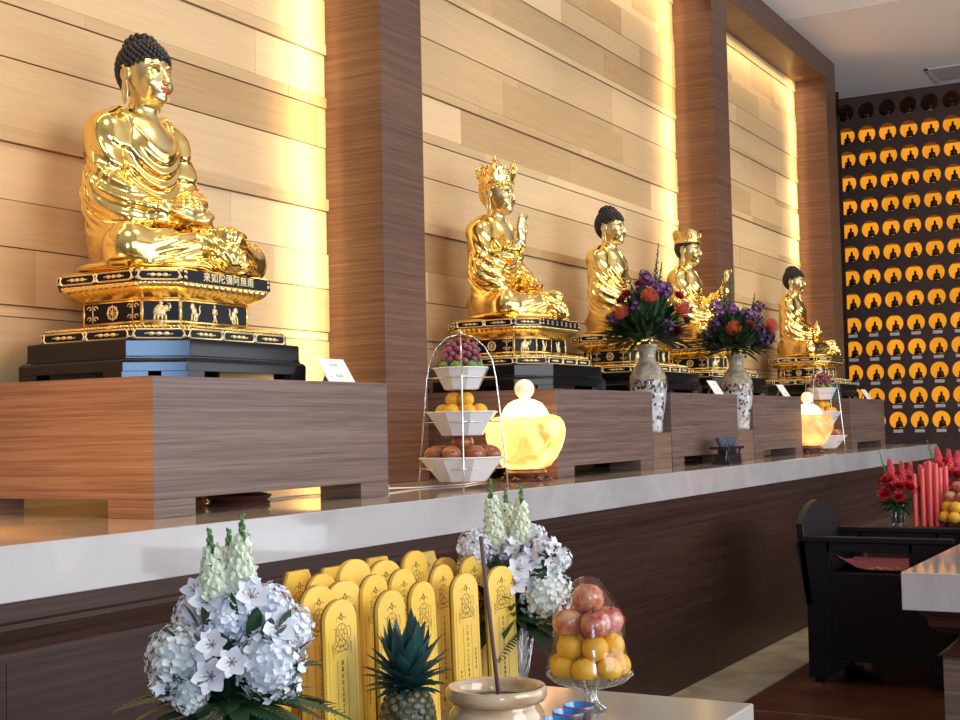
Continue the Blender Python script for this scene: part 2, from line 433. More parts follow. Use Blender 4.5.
    d -= .0042*np.sin((z*.9 + .22*ax + .15*y)*2*PI/.036)*leg*ss(ax, .07, .14)*ss(-ax, -.33, -.24)
    ang = np.arctan2(x, z+.02 + 0*x); rad = np.sqrt(x**2+(z-.0)**2)
    fan = ss(-y, .235, .27)*ss(-ax, -.13, -.09)
    d -= .007*np.sin(ang*22)*fan*ss(rad, .03, .06)
    d += .006*np.sin(u*2*PI/.06)*ss(y, .12, .2)*.5*(z > .1)
    v, F = f.mesh(); v = relax(v, F, 2, .45)
    # head, finer grid
    hx, hy, hz = HC
    g = Field((-.13, -.09, .60), (.13, .24, .95), .003)
    E = lambda c, r, k=.012, **kw: g.ell((hx+c[0], hy+c[1], hz+c[2]), r, k, **kw)
    C = lambda a, b, ra, rb, k=.008: g.cone((hx+a[0], hy+a[1], hz+a[2]), (hx+b[0], hy+b[1], hz+b[2]), ra, rb, k)
    E((0,.012,.025), (.098,.108,.112)); E((0,-.02,-.03), (.084,.088,.10), .03); E((0,-.032,-.085), (.058,.058,.048), .03); E((0,-.082,-.104), (.026,.020,.019), .02)
    g.cone((0,.135,.60), (0,.11,.72), .058, .054, .015)
    for s in (-1, 1):
        E((s*.045,-.075,-.045), (.030,.026,.034), .02)                                    # cheeks
        E((s*.040,-.088,.006), (.026,.014,.013), .008, cut=True)                          # eye sockets
        E((s*.039,-.083,.002), (.021,.013,.011), .004)                                     # closed lids
        C((s*.018,-.083,-.001), (s*.058,-.079,.000), .0022, .0016, .002)                   # lid line
        for i in range(5):                                                                # arched brow
            a0, a1 = i/5, (i+1)/5
            q = lambda a: (s*(.014+.056*a), -.103+.030*a*a, .012+.020*math.sin(PI*(.15+.75*a)))
            C(q(a0), q(a1), .0045, .0035, .006)
        C((s*.012,-.113,-.04), (s*.008,-.112,-.046), .008, .006, .006)                     # nostrils
        E((s*.103,.022,-.005), (.010,.026,.036), .006); E((s*.104,.022,-.075), (.008,.019,.052), .006)      # long-lobed ears
        E((s*.112,.020,-.002), (.006,.014,.022), .004, cut=True); E((s*.112,.022,-.085), (.008,.006,.022), .003, cut=True)
        C((s*.108,.040,.024), (s*.111,.010,.030), .005, .005, .004)
    C((0,-.098,.012), (0,-.120,-.036), .008, .0125, .010); E((0,-.117,-.041), (.013,.011,.009), .006)
    E((0,-.092,-.072), (.030,.014,.016), .012)
    x, y, z = g.grid((slice(None),)*3)
    for zz in (.645, .668): g.d[...] -= (.004*np.exp(-((z-zz+.02*(y-.1))/.006)**2)*ss(-z, -.70, -.685)).astype(np.float32)
    v2, F2 = g.mesh(); v2 = relax(v2, F2, 2, .4); v2 = (v2-np.array(HP))*HS + np.array(HP)
    me = bpy.data.meshes.new('figure')
    vv = np.concatenate([v, v2]); FF = np.concatenate([F, F2+len(v)])
    me.from_pydata(vv.tolist(), [], FF.tolist()); me.update()
    # bare skin (face, neck, chest, raised hand) is a paler gold than the robe
    c = vv[FF].mean(1); skin = (np.sqrt((c[:,0]*1.25)**2 + (c[:,2]-.665)**2*.62) < .138) & (c[:,1] < .10) & (c[:,2] > .42)
    skin |= np.arange(len(FF)) >= len(F)
    if pose != 'lap': skin |= (c[:,1] < -.085) & (c[:,2] > .44)
    else: skin |= (np.abs(c[:,0]) < .11) & (c[:,1] < -.075) & (c[:,2] > .195)
    me.polygons.foreach_set('material_index', skin.astype(np.int32))
    return me
def hair_mb(bun=True, low=.06, curls=True):
    m = MB(); hx, hy, hz = HC
    def thr(y, x):
        t = min(1, max(0, (y+.075)/.07)); a = low + (.012-low)*t
        return a if y < .030 else -.088
    for p in fib(430):
        q = Vector((p.x*.106, p.y*.117+.015, p.z*.118+.03))
        if q.z < thr(q.y, q.x) or (abs(q.x) > .085 and -.005 < q.y < .052 and q.z < .022): continue
        if curls: m.ball((hx+q.x, hy+q.y, hz+q.z), .0112, 7, 5)
    if bun:
        for p in fib(90):
            q = Vector((p.x*.066, p.y*.072+.028, p.z*.058+.115))
            if p.z > -.35: m.ball((hx+q.x, hy+q.y, hz+q.z), .0125, 7, 5)
        m.ball((hx, hy+.028, hz+.115), (.066,.072,.058), 18, 10)
    k = MB(); k.ball((0,.015,.03), (.106,.117,.118) if curls else (.110,.122,.120), 40, 28)
    vs = k.v; fs = [f for f in k.f if all(vs[i][2] > thr(vs[i][1], vs[i][0])-.004 for i in f)]
    m.add([(hx+a, hy+b, hz+c) for a, b, c in vs], fs)
    return m
def lips_mb():
    m = MB(); hx, hy, hz = HC
    for s in (-1, 1):
        m.ball((hx+s*.0095, hy-.1055, hz-.068), (.0145,.0075,.0055), 10, 6)
    m.ball((hx, hy-.1050, hz-.0790), (.0165,.0075,.0062), 12, 6)
    return m
def crown_mb(tall):
    m = MB(); hx, hy, hz = HC; c = (hx, hy+.012)
    z0 = hz+.062; n = 40
    prof = [(.112, 0), (.118, .004), (.118, .022), (.113, .026), (.108, .026), (.106, 0)]
    m.lathe(prof+[prof[0]], 36, (c[0], c[1], z0), cap=False)
    for i in range(30):
        a = 2*PI*i/30; m.ball((c[0]+.119*math.cos(a), c[1]+.119*math.sin(a), z0+.013), .006, 6, 4)
    if tall:
        for i in range(7):
            a = -PI/2 + 2*PI*i/7; h = .125 if i == 0 else .110 if i in (1, 6) else .098
            er = Vector((math.cos(a), math.sin(a), 0)); et = Vector((-math.sin(a), math.cos(a), 0))
            M = Matrix((et, (er*-1), Vector((0,0,1)))).transposed().to_4x4(); M.translation = Vector((c[0], c[1], z0+.02)) + er*.112
            # leaf panel: pointed, leaning out, with curled side scrolls
            rows = []
            for t, w in ((0,.040),(.15,.048),(.35,.050),(.55,.040),(.75,.026),(.9,.013),(1,.002)):
                w *= .92; rows.append([(-w, -.022*t*t, h*t), (0, -.022*t*t-.010, h*t), (w, -.022*t*t, h*t), (0, -.022*t*t+.006, h*t)])
            m.loft(rows, True, True, M)
            for s in (-1, 1):
                m.tube([(s*(.045-.012*math.sin(q*.9))*(1-.06*q), -.010-.003*q, .035+.012*q) for q in range(6)], .006, 5, True, M)
                m.ball((s*.034, -.018, h*.62), .010, 7, 5, M); m.ball((s*.018, -.024, h*.84), .008, 7, 5, M)
            m.ball((0, -.018, h*.45), (.015,.010,.018), 8, 6, M); m.ball((0, -.026, h+.004), .009, 7, 5, M)
        m.lathe([(.085,.0),(.08,.05),(.055,.09),(.030,.12),(.016,.135),(.022,.15),(.012,.165),(.006,.185),(0.001,.19)], 16, (c[0], c[1]+.01, z0+.02))
    else:
        # broad flared crown with a scalloped rim
        rows = []
        for t in (0, .25, .5, .75, 1.):
            ring = []
            for j in range(60):
                a = 2*PI*j/60; sc = .5+.5*math.cos(a*6+PI*1)
                r = .114 + .026*t**1.4; ring.append((c[0]+r*math.cos(a), c[1]+r*math.sin(a), z0+.02+(.075+.022*sc*t)*t))
            rows.append(ring)
        rows += [[(p[0]*.95+c[0]*.05, p[1]*.95+c[1]*.05, p[2]) for p in r] for r in rows[::-1]]
        m.loft(rows, False)
        for i in range(6):
            a = 2*PI*i/6+PI/6
            m.ball((c[0]+.126*math.cos(a), c[1]+.126*math.sin(a), z0+.06), (.014,.014,.022), 8, 6)
            for s in (-1, 1):
                a2 = a+s*.24; m.tube([(c[0]+(.121+.004*q)*math.cos(a2-s*.04*q), c[1]+(.121+.004*q)*math.sin(a2-s*.04*q), z0+.035+.012*q) for q in range(5)], .006, 5)
        m.lathe([(.10,.0),(.09,.05),(.05,.085),(.001,.095)], 20, (c[0], c[1]+.01, z0+.02))
    return m
# ------------------------------------------------------------------ thrones and statues
def oct8(hw, hd, c, z):
    return [(-hw+c,-hd,z),(hw-c,-hd,z),(hw,-hd+c,z),(hw,hd-c,z),(hw-c,hd,z),(-hw+c,hd,z),(-hw,hd-c,z),(-hw,-hd+c,z)]
def faces8(hw, hd, c, z0, z1):
    """frames of the eight upright faces: (matrix with x along the face, y up, z outward), width, height"""
    r = oct8(hw, hd, c, (z0+z1)/2); out = []
    for i in range(8):
        a, b = Vector(r[i]), Vector(r[(i+1) % 8]); u = (b-a).normalized(); n = Vector((u.y, -u.x, 0))
        M = Matrix((u, Vector((0,0,1)), n)).transposed().to_4x4(); M.translation = (a+b)/2
        out.append((M, (b-a).length, z1-z0))
    return out          # 0 front, 1 front right, 2 right, 3 back right, 4 back, 5 back left, 6 left, 7 front left
def perim(hw, hd, c, z, sub, f=None):
    r = oct8(hw, hd, c, z); pts = []
    for i in range(8):
        a, b = Vector(r[i]), Vector(r[(i+1) % 8]); L = (b-a).length; n = max(2, int(round(L/sub)))
        u = (b-a).normalized(); nn = Vector((u.y, -u.x, 0))
        for k in range(n):
            p = a.lerp(b, k/n); pts.append((p, nn, k/n, n))
    return pts
def scroll(mb, M, x, y, s, flip, t=.0030):
    pts = [(x + flip*s*(1-.14*k)*math.cos(k*.85)*.55, y + s*(1-.14*k)*math.sin(k*.85)*.55, .001) for k in range(7)]
    mb.tube(pts, t, 4, True, M)
def cartouche(mb, M, x0, x1, h):
    e = h*.34; y = h*.38; t = .0032; xm = (x0+x1)/2; w = x1-x0
    P = [(x0+e,-y),(x1-e,-y),(x1-.004,0),(x1-e,y),(x0+e,y),(x0+.004,0),(x0+e,-y)]
    mb.tube([(a, b, .001) for a, b in P], t, 4, True, M)
    for k in (-1, 0, 1):
        mb.ball((xm+k*w*.14, 0, 0), (w*.065, h*.17, .005), 8, 5, M)
    mb.tube([(xm-w*.27, 0, .001), (xm-w*.2, h*.06, .001), (xm, 0, .001), (xm+w*.2, -h*.06, .001), (xm+w*.27, 0, .001)], .0022, 4, True, M)
    for s in (-1, 1):
        scroll(mb, M, (x0 if s < 0 else x1)+s*-.004, y*.75, h*.3, s); scroll(mb, M, (x0 if s < 0 else x1)+s*-.004, -y*.75, h*.3, s)
def lion(mb, M, x, s, h):
    B = lambda c, r: mb.ball((x+s*c[0]*h, c[1]*h, 0), (r[0]*h, r[1]*h, .005), 9, 6, M)
    B((0,.05), (.20,.22)); B((-.13,.28), (.17,.18)); B((.16,-.16), (.19,.16)); B((-.22,.22), (.08,.07))
    T = lambda ps, r: mb.tube([(x+s*a*h, b*h, .002) for a, b in ps], r*h, 5, True, M)
    T([(-.12,.0),(-.24,-.18),(-.22,-.42),(-.30,-.44)], .055); T([(.02,-.08),(-.04,-.28),(-.02,-.44),(-.09,-.45)], .05)
    T([(.22,-.2),(.14,-.42),(.04,-.44)], .06); T([(.30,-.16),(.42,.02),(.36,.2),(.44,.36)], .045)
def guardian(mb, M, x, h):
    B = lambda c, r: mb.ball((x+c[0]*h, c[1]*h, 0), (r[0]*h, r[1]*h, .005), 9, 6, M)
    B((0,.36), (.08,.09)); B((0,.12), (.13,.17)); B((0,-.14), (.11,.16)); B((-.12,.18), (.06,.07)); B((.12,.18), (.06,.07))
    for s in (-1, 1):
        mb.tube([(x+s*.05*h,-.22*h,.002),(x+s*.09*h,-.4*h,.002),(x+s*.17*h,-.44*h,.002)], .045*h, 5, True, M)
        mb.tube([(x+s*.13*h,.16*h,.002),(x+s*.19*h,-.02*h,.002),(x+s*.08*h,.0,.004)], .035*h, 5, True, M)
    mb.ball((x,.49*h,0), (.035*h,.05*h,.004), 6, 4, M)
def elephant(mb, M, h):
    B = lambda c, r: mb.ball((c[0]*h, c[1]*h, 0), (r[0]*h, r[1]*h, .006), 10, 6, M)
    B((-.08,-.06), (.30,.22)); B((.22,.12), (.16,.17)); B((.12,.10), (.10,.15)); B((-.06,.22), (.16,.10)); B((0,.36), (.09,.10)); B((-.16,.08),(.18,.14))
    mb.tube([(.32*h,.1*h,.003),(.42*h,.16*h,.003),(.40*h,.32*h,.003),(.30*h,.36*h,.003)], [.06*h,.05*h,.04*h,.03*h], 5, True, M)
    mb.tube([(.28*h,.06*h,.003),(.40*h,.0,.003)], .025*h, 4, True, M)
    for x in (-.30,-.14,.04,.20): mb.tube([(x*h,-.15*h,.002),(x*h*1.05,-.44*h,.002)], .062*h, 5, True, M)
def wheel(mb, M, r):
    ring = [(r*math.cos(a), r*math.sin(a), .001) for a in [2*PI*k/24 for k in range(25)]]
    mb.tube(ring, .004, 5, False, M); mb.ball((0,0,0), (.2*r,.2*r,.004), 8, 5, M)
    for k in range(8):
        a = PI*k/4; mb.tube([(0,0,.001), (1.3*r*math.cos(a), 1.3*r*math.sin(a), .001)], .0022, 4, True, M)
def throne(root, text=None, seed=1, z=0.):
    """eight-sided gilded throne: black rims with gold ornament, petal mouldings, panelled waist"""
    rnd = random.Random(seed)
    lo, wa, up = (.430,.365,.142), (.290,.245,.098), (.377,.318,.124)
    def ring(t, z0, z1): return [oct8(*t, z0), oct8(*t, z1)]
    a = MB().loft(ring(lo, 0, .043)).build('lower_rim', blackp, root, 30)
    o = MB()
    for i, (M, w, h) in enumerate(faces8(*lo, 0, .043)):
        n = 3 if w > .45 else 2 if w > .3 else 1
        for k in range(n): cartouche(o, M, -w/2+.006+(w-.012)*k/n, -w/2+.006+(w-.012)*(k+1)/n, h)
    o.build('rim_ornament', goldp, a, 60)
    def petals(z0, z1, t0, t1, name, up_, dens=.011):
        mb = MB(); rings = []
        N_ = None; S = 9
        p0 = perim(*t0, z0, dens); p1l = oct8(*t1, z1)
        # same parameter spacing on both outlines
        q0, q1 = [], []
        r0, r1 = oct8(*t0, z0), oct8(*t1, z1)
        for i in range(8):
            A0, B0, A1, B1 = Vector(r0[i]), Vector(r0[(i+1) % 8]), Vector(r1[i]), Vector(r1[(i+1) % 8])
            n = 4*max(2, int(round((B0-A0).length/.028))); u = (B0-A0).normalized(); nn = Vector((u.y,-u.x,0))
            for k in range(n): q0.append((A0.lerp(B0, k/n), nn, k)); q1.append(A1.lerp(B1, k/n))
        for s in range(S):
            t = s/(S-1); e = math.sin(t*PI/2) if up_ else 1-math.cos(t*PI/2); row = []
            for (p, nn, k), q in zip(q0, q1):
                am = .010*math.sin(PI*t)*(.4+.6*abs(math.sin(PI*k/4)))
                row.append(Vector((p.x+(q.x-p.x)*e, p.y+(q.y-p.y)*e, z0+(z1-z0)*t)) + nn*am)
            rings.append(row)
        mb.loft(rings, True); ob = mb.build(name, gold2, root, 50)
        bd = MB(); tb, zb = (t1, z1) if up_ else (t0, z0)
        for p, nn, k, n in perim(tb[0]-.004, tb[1]-.004, tb[2], zb + (-.006 if up_ else .006), .0155): bd.ball(tuple(p+nn*.003), .0066, 6, 4)
        bd.build('bead_row', gold2, ob, 180)
        return ob
    petals(.043, .075, (.418,.353,.138), (.300,.255,.102), 'lower_petal_moulding', False)
    w_ = MB().loft(ring(wa, .073, .162)).build('waist_panel', blackp, root, 30)
    fr = MB(); FR2 = []; RLS = []
    def RL(nm): RLS.append((nm, MB())); return RLS[-1][1]
    for i, (M, w, h) in enumerate(faces8(*wa, .075, .160)):
        tgt = fr
        if i in (1, 7): tgt = MB(); FR2.append(tgt)
        t = .006 if i in (1, 7) else .004
        for x in (-w/2, w/2): tgt.tube([(x*.985, -h/2, .002), (x*.985, h/2, .002)], t, 5, True, M)
        for y in (-h/2+.003, h/2-.003): tgt.tube([(-w/2, y, .002), (w/2, y, .002)], t, 5, True, M)
        if i == 0:
            if text: lion(RL('lion_relief'), M, -w*.30, 1, .072); guardian(RL('guardian_relief'), M, 0, .074); lion(RL('lion_relief'), M, w*.30, -1, .072)
            else:
                fr.tube([(0, -h/2, .002), (0, h/2, .002)], .003, 5, True, M)
                for s in (-1, 1): lion(RL('lion_relief'), M, s*w*.25, -s, .070)
        elif i in (1, 7, 3, 5): elephant(RL('elephant_relief'), M, .080)
        else:
            wheel(RL('wheel_relief'), M, .024)
            for s in (-1, 1):
                rl = RL('scroll_relief'); rl.tube([(s*w*.345, -.034, .001), (s*w*.345, .034, .001)], .0028, 4, True, M)
                for yy in (-1, 1):
                    for xx in (.40, .30): scroll(rl, M, s*w*xx, yy*.02, .024, s if xx > .35 else -s, .003)
    for nm, q in RLS: q.build(nm, goldp, w_, 180)
    fr.build('panel_frame', gold2, w_, 180); [q.build('corner_frame', skinm, w_, 180) for q in FR2]
    petals(.160, .222, wa, (.366,.307,.121), 'upper_petal_moulding', True)
    b = MB().loft(ring(up, .220, .263)).build('upper_rim', blackp, root, 30)
    o = MB()
    for i, (M, w, h) in enumerate(faces8(*up, .220, .263)):
        if i == 0:
            for s in (-1, 1):
                for yy in (-1, 1): scroll(o, M, s*(w/2-.014), yy*h*.22, h*.36, s)
            if text:
                me = text_mesh(text, .040, .0018); me.transform(M @ Matrix.Translation((0, 0, .0012)))
                mobj('inscription', me, goldp, b, 0)
            else:
                g = MB()
                for k in range(7): glyph(g, M @ Matrix.Translation((-w*.36 + w*.72*k/6, 0, .0016)), .032, .028, rnd)
                g.build('inscription', goldp, b, 0)
        else:
            n = 2 if w > .3 else 1
            for k in range(n): cartouche(o, M, -w/2+.008+(w-.016)*k/n, -w/2+.008+(w-.016)*(k+1)/n, h)
    o.build('rim_ornament', goldp, b, 60)
    MB().loft([oct8(.372,.313,.122,.263), oct8(.365,.306,.12,.270), oct8(.33,.28,.11,.274)]).build('seat_plate', gold, root, 30)
def wooden_base(label, x, y, z):
    t = thing('wooden_statue_base', label, 'statue base', (x, y, z), 0, 'black wooden bases under the statues')
    T = lambda e, zz: oct8(.478+e, .405+e*.4, .158, zz)
    MB().loft([T(.030,.032), T(.030,.066), T(.026,.072), T(.014,.080)]).build('lower_tier', lacq, t, 25, .002)
    MB().loft([T(.004,.080), T(.004,.086), T(.0,.088), T(0,.144), T(-.005,.150)]).build('upper_tier', lacq, t, 25, .002)
    r = oct8(.508,.417,.16,0)
    for i in range(8):
        a, p, n = Vector(r[i]), Vector(r[i-1]), Vector(r[(i+1) % 8])
        k = MB(); ctr = a*.90
        for q in (p, n): pass
        d1 = (p-a).normalized()*.09; d2 = (n-a).normalized()*.09
        poly = [a, a+d2, (a+d2)*.93, ctr, (a+d1)*.93, a+d1]
        k.loft([[(v.x, v.y, 0) for v in poly], [(v.x, v.y, .033) for v in poly]]); k.build('foot', lacq, t, 30)
    return t
PT = 1.690                     # top of the pedestals
def stupa_mb():
    m = MB(); m.lathe([(.045,0),(.048,.012),(.036,.02),(.040,.03),(.046,.05),(.038,.075),(.014,.088),(.018,.094),(.012,.11),(.005,.135),(.001,.145)], 14)
    for k in range(8):
        a = PI*k/4; m.ball((.045*math.cos(a), .045*math.sin(a), .022), (.014,.014,.012), 7, 5)
    return m
def lotus_mb():
    m = MB()
    for row, (r, zz, n) in enumerate(((.045,.012,10),(.038,.028,9),(.026,.044,7))):
        for k in range(n):
            a = 2*PI*(k+.5*row)/n; m.ball((r*math.cos(a), r*math.sin(a), zz), (.017,.017,.018), 7, 5)
    m.ball((0,0,.02), (.04,.04,.024), 12, 8); m.ball((0,0,.058), .013, 8, 6)
    return m
FIG = {}
def statue(kind, x, y, label, text=None, hold=None, seed=1, fs=.92, ts=.965):
    t = thing('buddha_statue' if kind == 'lap' else 'bodhisattva_statue', label, 'statue', (x, y, PT+.150), 0)
    throne(t, text, seed); t.scale = (ts, ts, 1)
    if kind not in FIG: FIG[kind] = figure_mesh(kind)
    fig = mobj('figure', FIG[kind].copy(), gold, t, 180, loc=(0, 0, .268)); fig.scale = (fs/ts, fs/ts, HZ*fs)
    def hd(o): o.scale = (HS,)*3; o.location = tuple(c*(1-HS) for c in HP)
    fig.data.materials.append(skinm)
    if kind != 'right': hd(hair_mb(kind == 'lap', .06, kind == 'lap').build('hair', hairm, fig, 180))
    else: hd(hair_mb(False, .055).build('hair', gold2, fig, 180))
    hd(lips_mb().build('lips', lipm, fig, 180))
    if kind == 'right': hd(crown_mb(True).build('crown', gold2, fig, 50))
    if kind == 'left': hd(crown_mb(False).build('crown', gold2, fig, 60))
    if hold: hold().build('lotus' if hold is lotus_mb else 'stupa', gold2, fig, 180, loc=(0, -.125, .243))
    return t
# ------------------------------------------------------------------ the room
WY = 4.12; CY = 3.75; CEIL = 5.49; EX = 16.58; SLAB = 1.226; SB = 1.080
def rwall_boards():
    rnd = random.Random(11)
    # course heights read bottom to top: wide boards with narrow strips between them
    pat = [.225, .060, .235, .055, .29, .045, .225, .185, .225, .065, .27, .21, .06]
    v = []; f = []; tone = []; z = 1.10; i = 0
    def bx(x0, x1, y0, y1, z0, z1, t):
        o = len(v); v.extend([(x0,y0,z0),(x1,y0,z0),(x1,y1,z0),(x0,y1,z0),(x0,y0,z1),(x1,y0,z1),(x1,y1,z1),(x0,y1,z1)])
        for q in ((0,3,2,1),(4,5,6,7),(0,1,5,4),(1,2,6,5),(2,3,7,6),(3,0,4,7)): f.append(tuple(o+k for k in q)); tone.append(t)
    while z < CEIL:
        h = pat[i % len(pat)]; i += 1; x = -1.0 - rnd.random(); off = rnd.choice((0, .004, .010, .016))
        while x < 15.2:
            L = rnd.uniform(.6, 2.2); t = .5 + rnd.gauss(0, .22)
            g = rnd.choice((0, 0, .0015))
            bx(x, min(x+L-.0015, 15.2), WY-.012-off-g, WY+.03, z+.0025, min(z+h, CEIL)-.0025, min(.95, max(.08, t))); x += L
        z += h
    o = len(v); v.extend([(-1.5,WY+.004,1.1),(15.2,WY+.004,1.1),(15.2,WY+.004,CEIL),(-1.5,WY+.004,CEIL)]); f.append((o,o+1,o+2,o+3)); tone.append(-.2)
    me = bpy.data.meshes.new('wall_back'); me.from_pydata(v, [], f)
    at = me.attributes.new('tone', 'FLOAT', 'FACE'); at.data.foreach_set('value', tone)
    return struct(mobj('wall_back', me, boards, None, 0))
rwall_boards()
for x0, x1 in ((5.675, 6.078), (10.80, 11.19), (14.50, 14.90)):
    struct(MB().box(x0, x1, CY, WY+.03, SLAB, CEIL).build('column', walc, None, 0, .004))
# header beam above the wall niches
struct(MB().box(-1.5, 14.90, CY-.002, WY, 5.238, CEIL+.02).build('beam', walc, None, 0, .004))
# altar base: panelled front, moulding, slab, counter
m = MB(); xs = [-1.5, .6, 2.40, 3.45, 4.5, 5.55, 6.6, 7.65, 8.7, 9.75, 10.8, 11.85, 12.9, 14.46]
for a, b in zip(xs, xs[1:]): m.box(a+.0012, b-.0012, 2.763, 2.80, .0, .935)
m.box(-1.5, 14.46, 2.775, 2.80, 0, .935)
alt = struct(m.build('altar_front', wald, None, 0))
prof = [(2.80,.925),(2.752,.925),(2.752,.948),(2.760,.955),(2.757,.975),(2.748,.995),(2.738,1.008),(2.738,1.022),(2.746,1.028),(2.746,1.082),(2.80,1.082)]
struct(MB().loft([[(-1.5, y, z) for y, z in prof], [(14.46, y, z) for y, z in prof]]).build('altar_moulding', wald, None, 30))
struct(MB().box(-1.5, 14.46, 2.80, WY-.04, 0, 1.082).build('altar_body', wald, None, 0))
struct(MB().box(-1.5, 14.50, 2.722, 2.742, SB, SLAB).build('altar_slab_edge', stone, None, 0, .003))
struct(MB().box(-1.5, 14.50, 2.742, WY+.0, SB, SLAB-.0008).build('altar_counter', ctop, None, 0))
# floor, marble strip beside the altar, brass-coloured seam
struct(MB().box(-2, EX+.33, -4.5, 2.79, -.12, 0).build('floor', floorm, None, 0))
struct(MB().box(-1.5, 14.5, 2.36, 2.765, 0, .006).build('trim_1', cream, None, 0))
struct(MB().box(6.775, 6.80, -4, 2.36, 0, .004).build('trim_2', plain('floor_seam_wood', (.20,.09,.045), .25), None, 0))
# ceilings: plain field, and a nearer field with daylight put into its colour
XB = 12.97
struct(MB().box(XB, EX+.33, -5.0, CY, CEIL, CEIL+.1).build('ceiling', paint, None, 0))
struct(MB().box(4.0, XB, -5.0, CY, CEIL+.004, CEIL+.1).build('ceiling_2', paint_daylit, None, 0))
v = thing('ceiling_vent', 'flat grey square vent panel set in the ceiling above the niche wall', 'vent', (16.07, 2.55, CEIL-.012))
fr = MB()
for a, b, c, d in ((-.36,.36,-.38,-.34),(-.36,.36,.34,.38),(-.36,-.32,-.38,.38),(.32,.36,-.38,.38)): fr.box(a, b, c, d, 0, .012)
fr.build('frame', ventm, v, 0)
MB().box(-.32, .32, -.34, .34, .004, .012).build('grille', plain('vent_grille', (.48,.46,.46), .7), v, 0)
struct(MB().box(14.9, EX+.35, CY, 4.66, CEIL, CEIL+.1).build('ceiling_3', paint, None, 0))
# end wall with rows of round lit niches
NY = [4.06-.2515*k for k in range(7)]; NZ = [1.473+.2946*k for k in range(14)]; NR = .106
m = MB(); cy, cz = .2515, .2946
def cell(y, z):
    n = 24; ring = []; sq = []; back = []
    for j in range(n):
        a = 2*PI*j/n; c, s = math.cos(a), math.sin(a)
        ring.append((EX, y+NR*c, z+NR*s)); k = max(abs(c)/(cy/2), abs(s)/(cz/2)); sq.append((EX, y+c/k, z+s/k))
        back.append((EX+.012, y+NR*c, z+NR*s))
    m.loft([sq, ring, back], False)
for y in NY:
    for z in NZ: cell(y, z)
# corner fillers so the cells close up
for y in NY:
    for z in NZ:
        n = 24
        for q in range(4):
            pts = []
            for j in range(6*q, 6*q+7):
                a = 2*PI*j/n; c, s = math.cos(a), math.sin(a); k = max(abs(c)/(cy/2), abs(s)/(cz/2)); pts.append((EX, y+c/k, z+s/k))
            sy = 1 if q in (0, 3) else -1; sz = 1 if q in (0, 1) else -1
            cr = (EX, y+sy*cy/2, z+sz*cz/2)
            for a, b in zip(pts, pts[1:]): m.add([a, b, cr], [(0, 1, 2)])
y0, y1 = NY[-1]-cy/2, NY[0]+cy/2; z0, z1 = NZ[0]-cz/2, NZ[-1]+cz/2
def quad(ya, yb, za, zb): m.add([(EX,ya,za),(EX,yb,za),(EX,yb,zb),(EX,ya,zb)], [(0,1,2,3)])
quad(-4.5, y0, 0, CEIL); quad(y1, 4.6, 0, CEIL); quad(y0, y1, 0, z0); quad(y0, y1, z1, CEIL)
struct(m.build('wall_right', darkwall, None, 0))
struct(MB().box(EX+.30, EX+.33, -4.5, 4.6, 0, CEIL).build('wall_right_back', darkwall, None, 0))
struct(MB().box(14.9, EX+.33, 4.6, 4.63, 0, CEIL).build('wall_alcove', darkwall, None, 0))
struct(MB().box(16.20, 16.212, 4.04, 4.6, 0, CEIL).build('window_1', smoked, None, 0))
# niches
amber = bpy.data.materials.new('amber_backlight'); amber.use_nodes = True
nt = amber.node_tree; bb = nt.nodes['Principled BSDF']; bb.inputs['Base Color'].default_value = (.6,.25,.03,1)
oi = N(nt, 'ShaderNodeObjectInfo'); ma = N(nt, 'ShaderNodeMath', operation='MULTIPLY_ADD'); ma.inputs[1].default_value = .12; ma.inputs[2].default_value = .55
nt.links.new(oi.outputs['Random'], ma.inputs[0]); nt.links.new(ma.outputs[0], bb.inputs['Emission Strength']); bb.inputs['Emission Color'].default_value = (1.0,.37,.018,1)
liner = plain('niche_liner', (.20,.06,.02), .5)
unlit = plain('unlit_niche_back', (.05,.022,.012), .5)
bronze = plain('dark_bronze', (.10,.05,.02), .32, .9)
tick = plain('lilac_grey_name_plate', (.68,.63,.66), .5)
lin = MB(); n = 20; NRB = .1065
lin.loft([[(.002, NRB*math.cos(2*PI*j/n), NRB*math.sin(2*PI*j/n)) for j in range(n)], [(.035, NRB*math.cos(2*PI*j/n), NRB*math.sin(2*PI*j/n)) for j in range(n)]], False)
def make_niche(lit):
    t = thing('round_niche', '-', 'niche', (0,0,0), 0, 'round lit niches on the end wall')
    a = MB(); a.v = list(lin.v); a.f = list(lin.f); a.build('liner', liner, t, 180)
    MB().add([(.26, sy*cy/2, sz*.110) for sy, sz in ((-1,-1),(1,-1),(1,1),(-1,1))], [(0,1,2,3)]).build('back_panel', amber if lit else unlit, t, 0)
    for sz in (-1, 1): MB().box(.036, .27, -cy/2, cy/2, min(sz*.110, sz*.122), max(sz*.110, sz*.122)).build('shelf', liner, t, 0)
    return t
def make_figurine():
    mb = MB(); B = mb.ball
    B((0,0,.012), (.030,.046,.013), 10, 6); B((0,0,.030), (.022,.040,.014), 10, 6); B((.004,0,.055), (.018,.023,.032), 10, 6)
    for s in (-1, 1): B((-.004,s*.022,.050), (.010,.010,.024), 6, 5)
    B((.004,0,.096), (.013,.0125,.016), 10, 6); B((.006,0,.112), (.007,.007,.006), 6, 4)
    return mb
gl = MB(); gl.ball((0,0,.012), (.034,.050,.011), 12, 6)
NPROTO = {}; FPROTO = None; PPROTO = None
